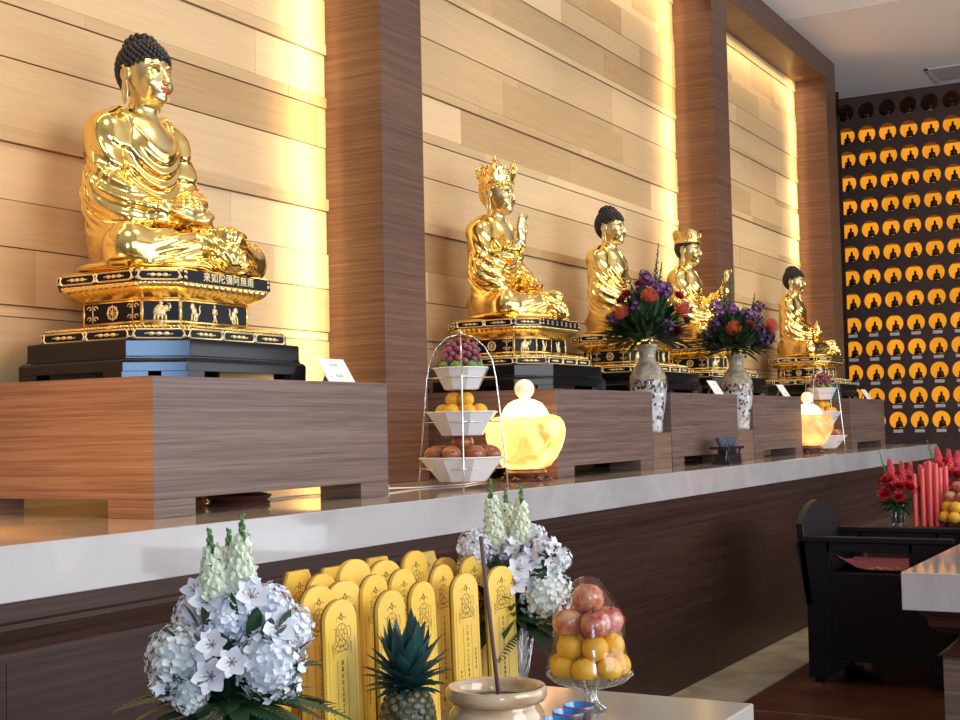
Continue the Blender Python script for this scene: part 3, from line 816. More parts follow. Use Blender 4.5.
for i, z in enumerate(NZ):
    rn = 'bottom row' if i == 0 else 'top row' if i == 13 else ORD[i]+' row from the bottom'
    for k, y in enumerate(NY[:6]):
        if k == 0 and i < 1: continue
        lit = i < 13; lab = f"{'amber lit' if lit else 'unlit dark'} round niche, {ORD[k]} from left, {rn}"
        if lit not in NPROTO: NPROTO[lit] = make_niche(lit); o = NPROTO[lit]
        else: o = dup(NPROTO[lit])
        o.location = (EX+.0, y, z); o['label'] = lab
        fl = f"dark seated figurine in the niche {ORD[k]} from left, {rn}"
        if FPROTO is None:
            o = FPROTO = thing('seated_figurine', fl, 'figurine', (0,0,0), 0, 'figurines in the niches')
            make_figurine().build('body', bronze, o, 180); gl.build('lotus_seat', gold2, o, 180)
        else: o = dup(FPROTO, label=fl)
        o.location = (EX+.075, y, z-.106); o.scale = (1.3,)*3
        if i < 5:
            pl = f"pale name plate under the niche {ORD[k]} from left, {rn}"
            if PPROTO is None:
                o = PPROTO = tag(MB().box(-.005, 0, -.056, .056, -.019, .019).build('name_plate', tick, None, 0), pl, 'name plate', 'name plates on the end wall')
            else: o = PPROTO.copy(); COL.objects.link(o); o['label'] = pl
            o.location = (EX+.0012, y, z-.129)
# ------------------------------------------------------------------ pedestals, statues and offerings on the altar counter
PX = [(3.245, 4.62), (6.20, 7.505), (7.817, 9.08), (9.44, 10.68), (12.27, 13.61)]
PC = [3.97, 6.90, 8.55, 10.07, 13.03]
plab = ['walnut pedestal nearest the camera under the largest looking black haired statue', 'walnut pedestal with an orange-lit side right behind the nearer lit lamp',
        'middle walnut pedestal between the two porcelain vases, behind the black tray of cups', 'walnut pedestal between the farther porcelain vase and the farther lit lamp', 'farthest walnut pedestal by the niche wall']
for i, (x0, x1) in enumerate(PX):
    y0, y1 = 3.05, 4.07; t = thing('walnut_pedestal', plab[i], 'pedestal', ((x0+x1)/2, y0, SLAB), 0, 'walnut pedestals on the altar')
    w = (x1-x0)/2; L = .20
    MB().box(-w, w, 0, y1-y0, .06, PT-SLAB).build('body', wal, t, 0, .003)
    for sx in (-1, 1):
        for yy in (0, y1-y0-L):
            MB().box(min(sx*w, sx*(w-L)), max(sx*w, sx*(w-L)), yy, yy+L, 0, .06).build('leg', wal, t, 0)
blab = ['black lacquered base with a blue sheen under the nearest black haired statue', 'black lacquered base under the statue with the tall spiky crown', 'black lacquered base under the middle statue, behind the nearer vase',
        'black lacquered base under the statue with the broad flat crown', 'black lacquered base under the farthest statue']
for x, l in zip(PC, blab): wooden_base(l, x, 3.655, PT)
SY = 3.655
statue('lap', PC[0], SY, 'large gilded seated statue with black curled hair holding a lotus, nearest the camera', '來如陀彌阿無南', lotus_mb, 1, 1., 1.)
statue('right', PC[1], SY, 'gilded seated statue with tall spiky golden crown and right hand raised', None, None, 2)
statue('lap', PC[2], SY, 'gilded seated statue with black curled hair in the middle, behind the nearer bouquet', None, None, 3)
statue('left', PC[3], SY, 'gilded seated statue with broad low crown and left hand raised', None, None, 4)
statue('lap', PC[4], SY, 'farthest gilded seated statue with black hair and small stupa, by the niche wall', None, stupa_mb, 5)
# name cards leaning on the pedestals
for x, y, l, k in ((4.42, 3.13, 'white name card on the nearest pedestal', 0), (8.93, 3.12, 'white name card on the middle pedestal beside the farther vase', 1), (10.54, 3.12, 'white name card on the pedestal beside the farther lamp', 2), (13.32, 3.12, 'white name card on the farthest pedestal', 3)):
    t = thing('name_card', l, 'card', (x, y, PT), 0, 'white name cards on the pedestals'); rnd = random.Random(k)
    M = Matrix.Rotation(math.radians(-32), 4, 'X')
    MB().box(-.092, .092, 0, .002, 0, .118, M).build('front', card, t, 0)
    MB().box(-.02, .02, 0, .002, 0, .085, Matrix.Translation((0, .088, 0)) @ Matrix.Rotation(math.radians(24), 4, 'X')).build('prop', card, t, 0)
    g = MB(); A = M @ frame((0, -.0006, 0), (1,0,0), (0,-1,0))
    for q in range(4): glyph(g, A @ Matrix.Translation((-.022+.015*q, .088, 0)), .011, .011, rnd)
    for q in range(3): glyph(g, A @ Matrix.Translation((-.014+.016*q, .035, 0)), .014, .014, rnd)
    for q in (-.055, .055): glyph(g, A @ Matrix.Translation((q, .03, 0)), .010, .008, rnd)
    g.build('writing', greyink, t, 0)
# wooden boxes between the pedestals carrying the porcelain vases
boxw = veneer('light_walnut_veneer', (.17,.095,.065), (.22,.13,.09), (.27,.17,.12))
for x0, x1, l in ((7.515, 7.807, 'low walnut box under the nearer porcelain vase'), (9.09, 9.43, 'low walnut box under the farther porcelain vase')):
    t = thing('walnut_box', l, 'box', ((x0+x1)/2, 3.052, SLAB), 0, 'boxes under the vases'); w = (x1-x0)/2
    MB().box(-w, w, 0, .012, 0, .212).build('front_panel', boxw, t, 0, .001)
    MB().box(-w, w, .012, .30, 0, .205).build('body', wal, t, 0)
    MB().box(-w, w, 0.004, .30, .205, .216).build('top', boxw, t, 0, .001)
crackle = two_tone('beige_crackle_glaze', (.34,.26,.18), (.54,.45,.33), 26, .15, 6, coat=.6)
bluew = two_tone('white_painted_glaze', (.46,.42,.36), (.62,.62,.62), 22, .12, coat=.6)
cobalt = plain('cobalt_motif', (.05,.07,.16), .2, coat=.5); darkm = plain('dark_brown_motif', (.035,.03,.03), .3, coat=.4); ochre = plain('ochre_motif', (.42,.27,.12), .3, coat=.4)
def porcelain_vase(label, x, y, z, rz):
    t = thing('porcelain_vase', label, 'vase', (x, y, z), rz, 'porcelain vases between the pedestals')
    low = [(.078,0),(.084,.012),(.082,.03),(.090,.09),(.101,.16),(.110,.22),(.116,.28)]
    hi = [(.116,.28),(.118,.31),(.113,.345),(.098,.385),(.072,.42),(.055,.445),(.050,.475),(.054,.505),(.068,.53),(.076,.545)]
    MB().lathe(low, 32, cap=True).build('painted_body', bluew, t, 180)
    MB().lathe(hi + [(.066,.545),(.046,.50)], 32, cap=False).build('crackle_neck', crackle, t, 180)
    def rad(zz):
        P = low+hi
        for (r0, z0), (r1, z1) in zip(P, P[1:]):
            if z0 <= zz <= z1 and z1 > z0: return r0+(r1-r0)*(zz-z0)/(z1-z0)
        return .08
    rnd = random.Random(5)
    ca, cb, cc = MB(), MB(), MB()
    def patch(mb, a, zz, s):
        r = rad(zz)+.0006; pts = []; k = rnd.randint(5, 8)
        for j in range(k):
            b = 2*PI*j/k; q = s*(.55+.6*rnd.random()); aa = a+q*math.cos(b)/r; z2 = zz+q*math.sin(b)*1.1; rr = rad(z2)+.0012
            pts.append((rr*math.cos(aa), rr*math.sin(aa), z2))
        mb.add([(r*math.cos(a)*1.01, r*math.sin(a)*1.01, zz)]+pts, [(0, 1+j, 1+(j+1) % k) for j in range(k)])
    for q in range(150): patch(rnd.choice((ca, cb, cb)), rnd.uniform(0, 2*PI), rnd.uniform(.05, .33), rnd.uniform(.006, .014))
    for q in range(50): patch(cc, rnd.uniform(0, 2*PI), rnd.uniform(.03, .30), rnd.uniform(.006, .012))
    for a0 in (0, 1.3, 2.6, 3.9, 5.2):
        cb.tube([((rad(.3+.03*math.sin(q*1.2))+.001)*math.cos(a0+q*.1), (rad(.3+.03*math.sin(q*1.2))+.001)*math.sin(a0+q*.1), .30+.03*math.sin(q*1.2)) for q in range(9)], .0035, 4)
    ca.build('blue_motif', cobalt, t, 0); cb.build('dark_motif', darkm, t, 60); cc.build('ochre_motif', ochre, t, 0)
    return t
porcelain_vase('nearer beige and blue porcelain vase between the second and middle pedestals', 7.690, 3.148, SLAB+.216, .3)
porcelain_vase('farther beige and blue porcelain vase between the middle and fourth pedestals', 9.318, 3.128, SLAB+.216, 2.)
# alabaster lamps
alab = alabaster('lit_alabaster', (1.0,.27,.025), (1.0,.48,.14), 1.1, 3.0, (.3,.14,.05), 5.5)
alid = alabaster('lit_alabaster_lid', (1.0,.60,.20), (1.0,.66,.30), 1.8, 2.8, (.8,.7,.6), 4)
aknob = alabaster('dim_alabaster_knob', (.9,.42,.16), (1.0,.56,.28), .5, 1.0, (.8,.66,.55), 9)
alab2 = alabaster('lit_banded_alabaster', (.9,.26,.06), (1.0,.44,.12), .6, 1.5, (.35,.2,.1), 3.2)
def lamp(label, x, y, mat, rz=0., s=1.):
    t = thing('alabaster_lamp', label, 'lamp', (x, y, SLAB), rz, 'lit alabaster lamps on the altar')
    b = MB(); b.lathe([(.120,0),(.124,.012),(.105,.020),(.112,.034),(.118,.044),(.100,.056),(.10,.062),(0.001,.062)], 28)
    for k in range(6):
        a = PI*k/3; b.ball((.112*math.cos(a), .112*math.sin(a), .014), (.022,.022,.014), 8, 5)
    b.build('wooden_stand', redwood, t, 40)
    m = MB(); n = 40; rings = []
    for r, z in [(.09,.062),(.125,.075),(.160,.115),(.188,.165),(.205,.215),(.209,.255),(.200,.290),(.180,.314),(.150,.325),(.105,.325)]:
        rings.append([(r*1.03*math.cos(2*PI*j/n), r*.95*math.sin(2*PI*j/n), z+.006*math.cos(2*PI*j/n)*(z > .2)) for j in range(n)])
    m.loft(rings).build('bowl', mat, t, 180)
    MB().lathe([(.122,.320),(.126,.328),(.118,.338),(.108,.360),(.086,.388),(.055,.404),(.030,.410),(.026,.416)], 32).build('lid', alid, t, 60)
    MB().ball((0,0,.460), .050, 20, 14).build('knob', aknob, t, 180)
    return t
lamp('glowing alabaster lamp with a round knob, nearest, behind the fruit stand', 5.945, 3.10, alab)
lamp('glowing banded alabaster lamp, farther, partly behind the fourth pedestal', 11.03, 3.10, alab2, 1.2)
# three-tier fruit stands
def fruit_mat(n, a, b, sc=6, rough=.3): return two_tone(n, a, b, sc/5, rough, 3, coat=.2, p=(.35,.65))
orangem = plain('orange_yellow_peel', (.86,.45,.03), .38, bump=.25, scale=12)
orangem2 = plain('deep_orange_peel', (.84,.36,.02), .38, bump=.25, scale=12)
mangom = fruit_mat('red_brown_mango_skin', (.26,.05,.025), (.42,.17,.06)); applem = fruit_mat('red_yellow_apple_skin', (.42,.045,.04), (.66,.26,.13), 9, .2)
applem2 = fruit_mat('pale_red_apple_skin', (.50,.10,.06), (.72,.42,.22), 8, .2)
limem = plain('green_guava_skin', (.13,.24,.05), .4, var=.2, scale=20); grapem = plain('purple_grape_skin', (.24,.06,.10), .3, var=.35, scale=10, coat=.2)
stemm = plain('brown_stem', (.07,.04,.02), .7)
def apple_mb(r):
    m = MB(); n = 18; pr = []
    for i in range(13):
        th = PI*i/12; rr = r*math.sin(th)*(1+.05*math.cos(th)); z = -r*.92*math.cos(th)
        z -= .20*r*math.exp(-(rr/(.30*r))**2)*(1 if z > 0 else -.6); pr.append((max(rr, .0004), z))
    return m.lathe(pr, n)
def stalk(r): return MB().tube([(0,0,r*.68),(r*.05,0,r*.9),(r*.16,0,r*1.12)], [r*.05,r*.04,r*.055], 6)
FR = {}
def fruit(kind, loc, r, label, group, rz=0., tilt=0.):
    key = (kind,)
    if key not in FR:
        o = thing(kind.split('/')[0], '-', kind.split('/')[0])
        k = kind.split('/')[0]
        if k == 'orange':
            m = MB(); m.ball((0,0,0), (1,1,.94), 24, 16); m.build('peel', orangem if kind == 'orange' else orangem2, o, 180)
            m = MB()
            for q in range(5): m.ball((.07*math.cos(q*1.257), .07*math.sin(q*1.257), .935), (.06,.06,.03), 5, 4)
            m.build('calyx', plain('green_calyx', (.10,.16,.03), .6), o, 180)
        elif k == 'apple':
            apple_mb(1).build('skin', applem if kind == 'apple' else applem2, o, 180); stalk(1).build('stem', stemm, o, 180)
        elif k == 'mango':
            m = MB(); m.ball((0,0,0), (1.18,.92,.86), 20, 14); m.build('skin', mangom, o, 180); MB().tube([(1.1,0,.1),(1.25,0,.14)], .07, 6).build('stem', stemm, o, 180)
        elif k == 'guava':
            m = MB(); m.ball((0,0,0), (1,1,.95), 16, 10); m.build('skin', limem, o, 180); MB().tube([(0,0,.9),(0,0,1.06)], .10, 6).build('stem', stemm, o, 180)
        FR[key] = o
    else: o = dup(FR[key])
    o.location = loc; o.scale = (r, r, r); o.rotation_euler = (tilt, tilt*.6, rz); o['label'] = label; o['group'] = group
    return o
def bowl_oct(a, b, h, label, loc, group, rz):
    """white eight-sided dish, wide at the rim"""
    o8 = lambda s, z: oct8(s, s, s*.55, z)
    t = thing('white_dish', label, 'dish', loc, rz, group)
    MB().loft([o8(b*.9, 0), o8(b, .004), o8(a, h), o8(a-.006, h), o8(b-.008, .012)], False).add(o8(b*.9,0), [tuple(range(8))[::-1]]).add(o8(b-.008,.012), [tuple(range(8))]).build('dish_body', whitep, t, 20)
    rim = MB(); rim.tube([Vector(p) for p in oct8(a+.001, a+.001, a*.55, h)] + [Vector(oct8(a+.001, a+.001, a*.55, h)[0])], .004, 5); rim.build('rim', whitep, t, 180)
    return t
TIERS = [(.024, .188, .104, .112, 'lowest'), (.235, .152, .090, .110, 'middle'), (.448, .120, .076, .100, 'top')]
def tiered_stand(x, y, rz, who, seed):
    rnd = random.Random(seed); G = f'fruit on the {who} stand'
    t = thing('wire_fruit_stand', f'chrome three-tier wire stand holding white dishes, {who}', 'fruit stand', (x, y, SLAB), rz, 'three-tier fruit stands')
    for k in range(4):
        a = PI/4 + k*PI/2 + .12; c, s = math.cos(a), math.sin(a); P = []
        for r, z in ((.205,.004),(.199,.09),(.184,.25),(.170,.40),(.160,.50),(.146,.58),(.112,.645),(.062,.692),(.0,.708)): P.append((r*c, r*s, z))
        MB().tube(P, .0036, 6).build('leg', chrome, t, 180)
    for z, r, nm in ((.085,.200,0),(.30,.180,1),(.505,.158,2)):
        ring = [(r*math.cos(2*PI*j/4+PI/4+.12), r*math.sin(2*PI*j/4+PI/4+.12), z) for j in range(5)]
        MB().tube(ring, .003, 5).build('dish_hoop', chrome, t, 180)
    MB().ball((0,0,.712), .012, 8, 6).build('finial', chrome, t, 180)
    for z, a, b, h, nm in TIERS: bowl_oct(a, b, h, f'white dish on the {nm} tier of the stand {who}', (x, y, SLAB+z), 'white dishes on the fruit stands', rz)
    def put(kind, n, R, z, r, nm, off):
        for k in range(n):
            a = off + 2*PI*k/n; d = math.degrees(a) % 360
            fruit(kind, (x+R*math.cos(a+rz), y+R*math.sin(a+rz), SLAB+z), r, f'{nm}, {ORD[k]} around the rim, {who}', G, rnd.uniform(0, 6), rnd.uniform(-.25, .25))
    put('mango', 7, .124, .024+.108+.020, .049, 'red-brown mango in the lowest stand dish', .25)
    fruit('mango', (x, y, SLAB+.205), .050, f'red-brown mango on top of the lowest dish pile, {who}', G)
    put('orange', 7, .088, .235+.108+.006, .036, 'orange in the middle stand dish', .1)
    put('orange', 3, .040, .235+.108+.060, .037, 'orange stacked on the middle dish pile', .9)
    put('guava', 7, .078, .448+.098+.008, .030, 'green guava in the top stand dish', .4)
    g = thing('grape_bunch', f'bunch of purple grapes heaped on the top stand dish, {who}', 'grapes', (x, y, SLAB+.565), rz, 'grapes on the fruit stands')
    m = MB()
    for k in range(75):
        q = list(fib(75))[k]
        if q.z < -.25: continue
        m.ball((q.x*.078+rnd.uniform(-.006,.006), q.y*.078+rnd.uniform(-.006,.006), .022+max(q.z, -.1)*.085+rnd.uniform(-.005,.008)), .0165, 8, 6)
    m.build('berries', grapem, g, 180); MB().tube([(0,0,.08),(.01,0,.115),(.025,.005,.125)], .003, 5).build('stem', stemm, g, 180)
tiered_stand(5.345, 3.115, 1.20, 'nearest the camera', 3)
tiered_stand(11.60, 3.13, .45, 'far end beyond the lamp', 4)
# black tray stand with four cups
t = thing('black_tray_stand', 'small black carved wooden tray stand in front of the middle pedestal', 'stand', (8.42, 2.905, SLAB), .0); t.scale = (1.3,)*3
bw = plain('black_wood', (.015,.010,.010), .3, coat=.3)
m = MB(); m.box(-.10,.10,-.045,.045,0,.016).box(-.085,.085,-.035,.035,.016,.04).box(-.095,.095,-.042,.042,.04,.05); m.build('plinth', bw, t, 0, .002)
m = MB(); m.box(-.060,.060,-.03,.03,.05,.074); m.build('stem', bw, t, 0, .002)
MB().box(-.122,.122,-.05,.05,.074,.088).build('tray', bw, t, 0, .002)
for s in (-1, 1): MB().tube([(s*.10,-.03,.0),(s*.118,-.03,.03),(s*.098,-.03,.055),(s*.11,-.03,.076)], .006, 6).build('scroll_bracket', bw, t, 180)
cupm = plain('blue_grey_cup_glaze', (.13,.15,.20), .25, var=.4, scale=60, coat=.4)
for k in range(4):
    o = MB().lathe([(.012,0),(.014,.004),(.019,.014),(.028,.038),(.031,.046),(.028,.046),(.020,.018),(.001,.014)], 18).build('tea_cup', cupm, None, 40)
    tag(o, f'blue-grey tea cup on the black tray stand, {ORD[k]} from the left', 'cup', 'cups on the black tray stand'); o.location = (8.42+1.3*(-.087+.058*k), 2.905, SLAB+.088*1.3); o.scale = (1.3,)*3
# under the nearest pedestal: lamp stand; white cable with its plug beside the column
t = thing('round_lamp_stand', 'round brown wooden stand under the nearest pedestal, seen through its slot', 'stand', (3.98, 3.32, SLAB))
MB().lathe([(.125,.0),(.13,.008),(.115,.016),(.13,.028),(.135,.036),(.10,.044),(.001,.045)], 24).build('base', redwood, t, 40)
MB().lathe([(.07,.045),(.04,.050),(.001,.052)], 16).build('socket', blackp, t, 40)
t = thing('power_cable', 'white power cable with a plug lying on the counter between pedestal and column', 'cable', (4.9, 3.3, SLAB))
MB().tube([(-.85,.15,.004),(-.6,.08,.004),(-.42,.12,.004),(-.25,.06,.004),(-.1,.02,.005),(.05,.0,.012),(.30,-.02,.004),(.6,-.10,.004),(.85,-.03,.004),(.95,-.02,.004)], .0035, 6).build('cord', whitep, t, 180)
MB().box(.0,.075,-.022,.022,.001,.028).build('plug', whitep, t, 0, .006)
# ------------------------------------------------------------------ flowers
leafm = plain('dark_green_leaf', (.028,.070,.028), .4, var=.5, scale=12)
leafl = plain('mid_green_leaf', (.07,.13,.055), .45, var=.4, scale=12)
leafg = plain('grey_green_leaf', (.09,.12,.10), .5, var=.3, scale=12)
fernm = plain('fern_green', (.035,.10,.035), .5, var=.4, scale=15)
hydw = plain('white_hydrangea_petal', (.82,.84,.87), .6, var=.08, scale=20)
hydg = plain('greenish_hydrangea_petal', (.80,.83,.77), .6, var=.10, scale=20)
lilw = plain('white_lily_petal', (.84,.82,.84), .5, var=.06, scale=20)
lilc = plain('lily_throat', (.30,.22,.16), .6)
snapw = plain('cream_snapdragon', (.82,.85,.62), .6, var=.1, scale=25)
snapg = plain('green_bud', (.10,.22,.06), .6, var=.3, scale=30)
protm = plain('orange_pincushion', (.62,.12,.05), .5, var=.3, scale=20)
protc = plain('pincushion_heart', (.38,.06,.03), .6)
purpm = plain('purple_petal', (.070,.02,.10), .55, var=.4, scale=20); purpl = plain('violet_petal', (.15,.055,.20), .55, var=.3, scale=20)
drm = plain('dark_red_petal', (.22,.012,.03), .5, var=.4, scale=20); redm = plain('red_petal', (.55,.02,.03), .5, var=.3, scale=20)
redsnap = plain('coral_red_petal', (.75,.08,.09), .5, var=.25, scale=25)
stalkm = plain('green_stalk', (.05,.11,.03), .5)
def petal(mb, M, L, W, cup=.3, tip=.6, n=3):
    """one petal growing along local x, cupped upwards"""
    vs, fs = [], []
    for i in range(n+1):
        t = i/n; w = W*math.sin(PI*(.12+.80*t**(.8)))*(1 if t < .99 else tip); z = cup*L*t*t
        vs += [(L*t, -w, z+.15*w), (L*t, 0, z), (L*t, w, z+.15*w)]
    for i in range(n):
        k = 3*i; fs += [(k, k+3, k+4, k+1), (k+1, k+4, k+5, k+2)]
    mb.add(vs, fs, M)
def hydrangea(r, n, rnd):
    m = MB()
    m.ball((0,0,0), (r*.80,)*3, 12, 8)
    for p in fib(n):
        q = p + Vector((rnd.uniform(-.1,.1), rnd.uniform(-.1,.1), rnd.uniform(-.1,.1))); q.normalize()
        M = aim(q*r*rnd.uniform(.84,1.10), q + Vector((rnd.uniform(-.45,.45), rnd.uniform(-.45,.45), rnd.uniform(-.45,.45))), rnd.uniform(0, 6)); s = rnd.uniform(.0058,.0085)*(r/.055)**.5
        for k in range(4): petal(m, M @ Matrix.Rotation(k*PI/2, 4, 'Z'), s, s*.60, rnd.uniform(.1,.4), .35, 4)
    return m
def lily(s, rnd):
    m = MB()
    for k in range(6):
        petal(m, Matrix.Rotation(k*PI/3+.2, 4, 'Z') @ Matrix.Rotation(-.55 if k % 2 else -.45, 4, 'Y'), s*(1 if k % 2 else .95), s*(.42 if k % 2 else .34), -.05, .5, 5)
    return m
def lily_center(s):
    m = MB()
    for k in range(6):
        a = k*PI/3; m.tube([(0,0,0),(s*.18*math.cos(a), s*.18*math.sin(a), s*.3),(s*.25*math.cos(a), s*.25*math.sin(a), s*.45)], s*.022, 4)
        m.ball((s*.25*math.cos(a), s*.25*math.sin(a), s*.46), s*.045, 5, 4)
    m.ball((0,0,s*.03), (s*.12, s*.12, s*.1), 8, 5); return m
def leaf(mb, base, d, L, W, droop=.35, fold=.25):
    d = Vector(d).normalized(); P = []; w = []
    for i in range(7):
        t = i/6; P.append(Vector(base) + d*L*t + Vector((0,0,-1))*droop*L*t*t); w.append(W*math.sin(PI*min(1, .06+.94*t))**.8 if t < 1 else .0005)
    n = Vector((0,0,1)) if abs(d.z) < .92 else Vector((1,0,0)); mb.strip(P, w, n, fold)
def fern(mb, base, d, L, rnd):
    d = Vector(d).normalized(); side = d.cross(Vector((0,0,1)));
    if side.length < .1: side = Vector((1,0,0))
    side.normalize()
    pt = lambda t: Vector(base)+d*L*t+Vector((0,0,-1))*.35*L*t*t
    mb.tube([pt(k/6) for k in range(7)], L*.008, 4)
    for k in range(2, 19):
        t = k/19; l = L*.26*math.sin(PI*(.15+.8*t))
        for s in (-1, 1): leaf(mb, pt(t), side*s+d*.55, l, l*.16, .2, .1)
def pincushion(r, rnd):
    m = MB()
    for p in fib(150):
        if p.z < -.15: continue
        a = p*r*.35; b = p*r*.8+Vector((0,0,r*.12)); c = p*r*1.0+Vector((0,0,r*.30))
        m.tube([a, b, c], [r*.035, r*.03, r*.045], 4)
    return m
def ruffled(r, layers, rnd, m=None, M0=None):
    """round double bloom (carnation / rose like)"""
    m = m or MB(); M0 = M0 or Matrix.Identity(4)
    for l in range(layers):
        k = 6+2*(l % 2); e = -.15-1.2*(l/max(1, layers-1))
        for q in range(k): petal(m, M0 @ Matrix.Rotation(2*PI*q/k+l*.6, 4, 'Z') @ Matrix.Rotation(e, 4, 'Y'), r*(1-.35*l/layers)*rnd.uniform(.9,1.1), r*.42, .25, .9, 3)
    return m
def cluster(r, n, rnd, pet=5, s=.3):
    m = MB()
    for p in fib(n):
        q = Vector((p.x, p.y, p.z*.9+.1)); M = aim(q*r*rnd.uniform(.65,1.0), q, rnd.uniform(0,6)); ss_ = r*s*rnd.uniform(.8,1.2)
        for k in range(pet): petal(m, M @ Matrix.Rotation(2*PI*k/pet, 4, 'Z'), ss_, ss_*.4, .3, .7, 2)
    return m
def spike(L, r, rnd, lo, hi, m=None):
    """florets up a stem between the fractions lo and hi"""
    m = m or MB(); n = int(46*(hi-lo)*L/.14)+4
    for k in range(n):
        t = lo+(hi-lo)*k/n; a = k*2.4; rr = r*(1-.75*t); z = L*t
        c = Vector((rr*math.cos(a), rr*math.sin(a), z)); s = rr*.62+.002
        m.ball(tuple(c), (s*.62, s*.62, s*.8), 7, 5)
        M = aim(c, Vector((math.cos(a), math.sin(a), .25)), k); 
        for q in range(4): petal(m, M @ Matrix.Rotation(q*1.57, 4, 'Z'), s*1.25, s*.7, .35, .9, 3)
    return m
def buds(L, r, rnd, lo, hi):
    m = MB(); m.tube([(0,0,-.3*L),(0,0,L*.98)], r*.13, 5); n = int(22*(hi-lo))+5
    for k in range(n):
        t = lo+(hi-lo)*k/n; a = k*2.4; rr = r*(1.05-.85*t)*.5
        m.ball((rr*math.cos(a), rr*math.sin(a), L*t), (rr*.6+.001, rr*.6+.001, rr*.9+.002), 6, 4)
    return m
def place(mb, name, mat, root, loc, d=(0,0,1), smooth=60):
    q = Vector(d).normalized().to_track_quat('Z', 'Y'); o = mb.build(name, mat, root, smooth); o.location = loc; o.rotation_mode = 'QUATERNION'; o.rotation_quaternion = q
    return o
RV = Vector((.492,-.870,0)); TV = Vector((-.76,-.65,0))       # directions across and towards the front-left of the hall
def off(a, z, t=0.): return RV*a + Vector((0,0,z)) + TV*t
def glass_vase(label, loc, h, r, group, lab_stems=True):
    t = thing('glass_vase', label, 'vase', loc, 0, group)
    pr = [(r*.62,0),(r*.66,.006),(r*.60,.02),(r*.72,h*.3),(r*.80,h*.6),(r*.92,h*.85),(r*1.05,h)]
    MB().lathe(pr + [(r*1.0,h),(r*.86,h*.85),(r*.74,h*.6),(r*.66,h*.3),(r*.5,.022),(.001,.02)], 28, cap=False).build('glass_body', glass, t, 180)
    m = MB()
    for k in range(14):
        a = k*PI/7; m.tube([((r*.62+.10*r*q)*math.cos(a+q*.25), (r*.62+.10*r*q)*math.sin(a+q*.25), h*(.12+.18*q)) for q in range(5)], r*.035, 4)
    m.build('cut_ribs', glass, t, 180)
    return t
def stems(root, n, r, depth, rnd):
    m = MB()
    for k in range(n):
        a = rnd.uniform(0, 6.3); q = rnd.uniform(0, 1); m.tube([(r*.5*q*math.cos(a+2), r*.5*q*math.sin(a+2), -depth), (r*.2*math.cos(a), r*.2*math.sin(a), -depth*.4), (r*.7*q*math.cos(a), r*.7*q*math.sin(a), .03)], .0028, 5)
    m.build('stems', stalkm, root, 180)
def white_arrangement(label, loc, s, heads, lilies, spikes, seed, vh):
    rnd = random.Random(seed); t = thing('white_flower_arrangement', label, 'flower arrangement', loc, 0, 'white flower arrangements')
    stems(t, 16, .05, vh*.88, rnd)
    for a, z, d, r, g in heads: r *= .80; place(hydrangea(r*s, int(90+ r*3000), rnd), 'hydrangea_head', hydg if g else hydw, t, off(a*s, z*s, d*s), off(a, z, d+.02))
    for a, z, d, r in lilies:
        dr = off(a, z*.5, d+.10); r *= .74; o = place(lily(r*s, rnd), 'lily', lilw, t, off(a*s, z*s, d*s), dr); lily_center(r*s).build('stamens', lilc, o, 180)
    for a, z, d, L, la in spikes:
        o = place(spike(L*s, .0185*s, rnd, .0, .70), 'snapdragon_spike', snapw, t, off(a*s, z*s, d*s), off(la, 1, 0)); buds(L*s, .019*s, rnd, .50, 1.).build('green_tip', snapg, o, 180)
    for k in range(14):
        a, z, d = rnd.uniform(-.10,.10), rnd.uniform(.09,.21), rnd.uniform(.0,.07); z -= abs(a)*.7; place(cluster(.022*s, 9, rnd, 5, .5), 'small_white_bloom', lilw, t, off(a*s, z*s, d*s), off(a, z-.05, d+.06))
    m = MB()
    for k in range(70):
        a = rnd.uniform(0, 2*PI); e = rnd.uniform(-.35,1.2); d = Vector((math.cos(a), math.sin(a), e)); leaf(m, d*.02, d, rnd.uniform(.09,.15)*s, rnd.uniform(.012,.022)*s, rnd.uniform(.1,.6))
    for k in range(34):
        a, z, d = rnd.uniform(-.11,.11), rnd.uniform(.03,.17), rnd.uniform(.02,.075)
        b = off(a*s, z*s, d*s); leaf(m, b*.75, b+Vector((rnd.uniform(-.05,.05), rnd.uniform(-.05,.05), rnd.uniform(.0,.08))), rnd.uniform(.05,.075)*s, rnd.uniform(.007,.012)*s, .15)
    m.build('leaves', leafm, t, 60)
    m = MB()
    for k in range(9):
        a = rnd.uniform(0, 2*PI); fern(m, (0,0,.01), (math.cos(a), math.sin(a), rnd.uniform(-.1,.35)), rnd.uniform(.13,.17)*s, rnd)
    for a, z in ((.13,.02),(-.12,.03),(.11,.10)): fern(m, off(a*.2, .02), off(a, z, .02), .16*s, rnd)
    m.build('fern_fronds', fernm, t, 60)
    return t
G = 'glass vases of the white flowers'
TZ = .870
HEADS = [(-.078,.085,.03,.058,1),(.055,.075,.05,.062,0),(-.062,.035,.05,.034,1),(-.005,.140,.03,.048,0),(.058,.150,.0,.044,0),(.085,.115,-.02,.048,0),(-.045,.135,-.03,.05,0),(-.05,.05,-.10,.055,0),(.04,.06,-.10,.055,1),(.0,.13,-.07,.05,0)]
LILS = [(-.035,.165,.035,.040),(.030,.172,.04,.042),(-.030,.065,.085,.042),(.066,.128,.055,.044),(-.050,.178,.01,.036),(-.028,.108,.075,.036),(.0,.085,.09,.036),(.02,.20,-.02,.036),(.06,.10,-.08,.04),(-.06,.12,-.07,.04)]
glass_vase('cut glass vase of white flowers at the left end of the offering table', (1.691,1.425,TZ), .20, .055, G)
white_arrangement('white hydrangeas, lilies and snapdragons in the vase left of the yellow tablets', (1.691,1.425,TZ+.185), 1.07, HEADS, LILS,
    [(-.022,.175,.02,.10,-.10),(.012,.180,.015,.115,.06),(-.0,.17,-.03,.10,-.02)], 21, .2)
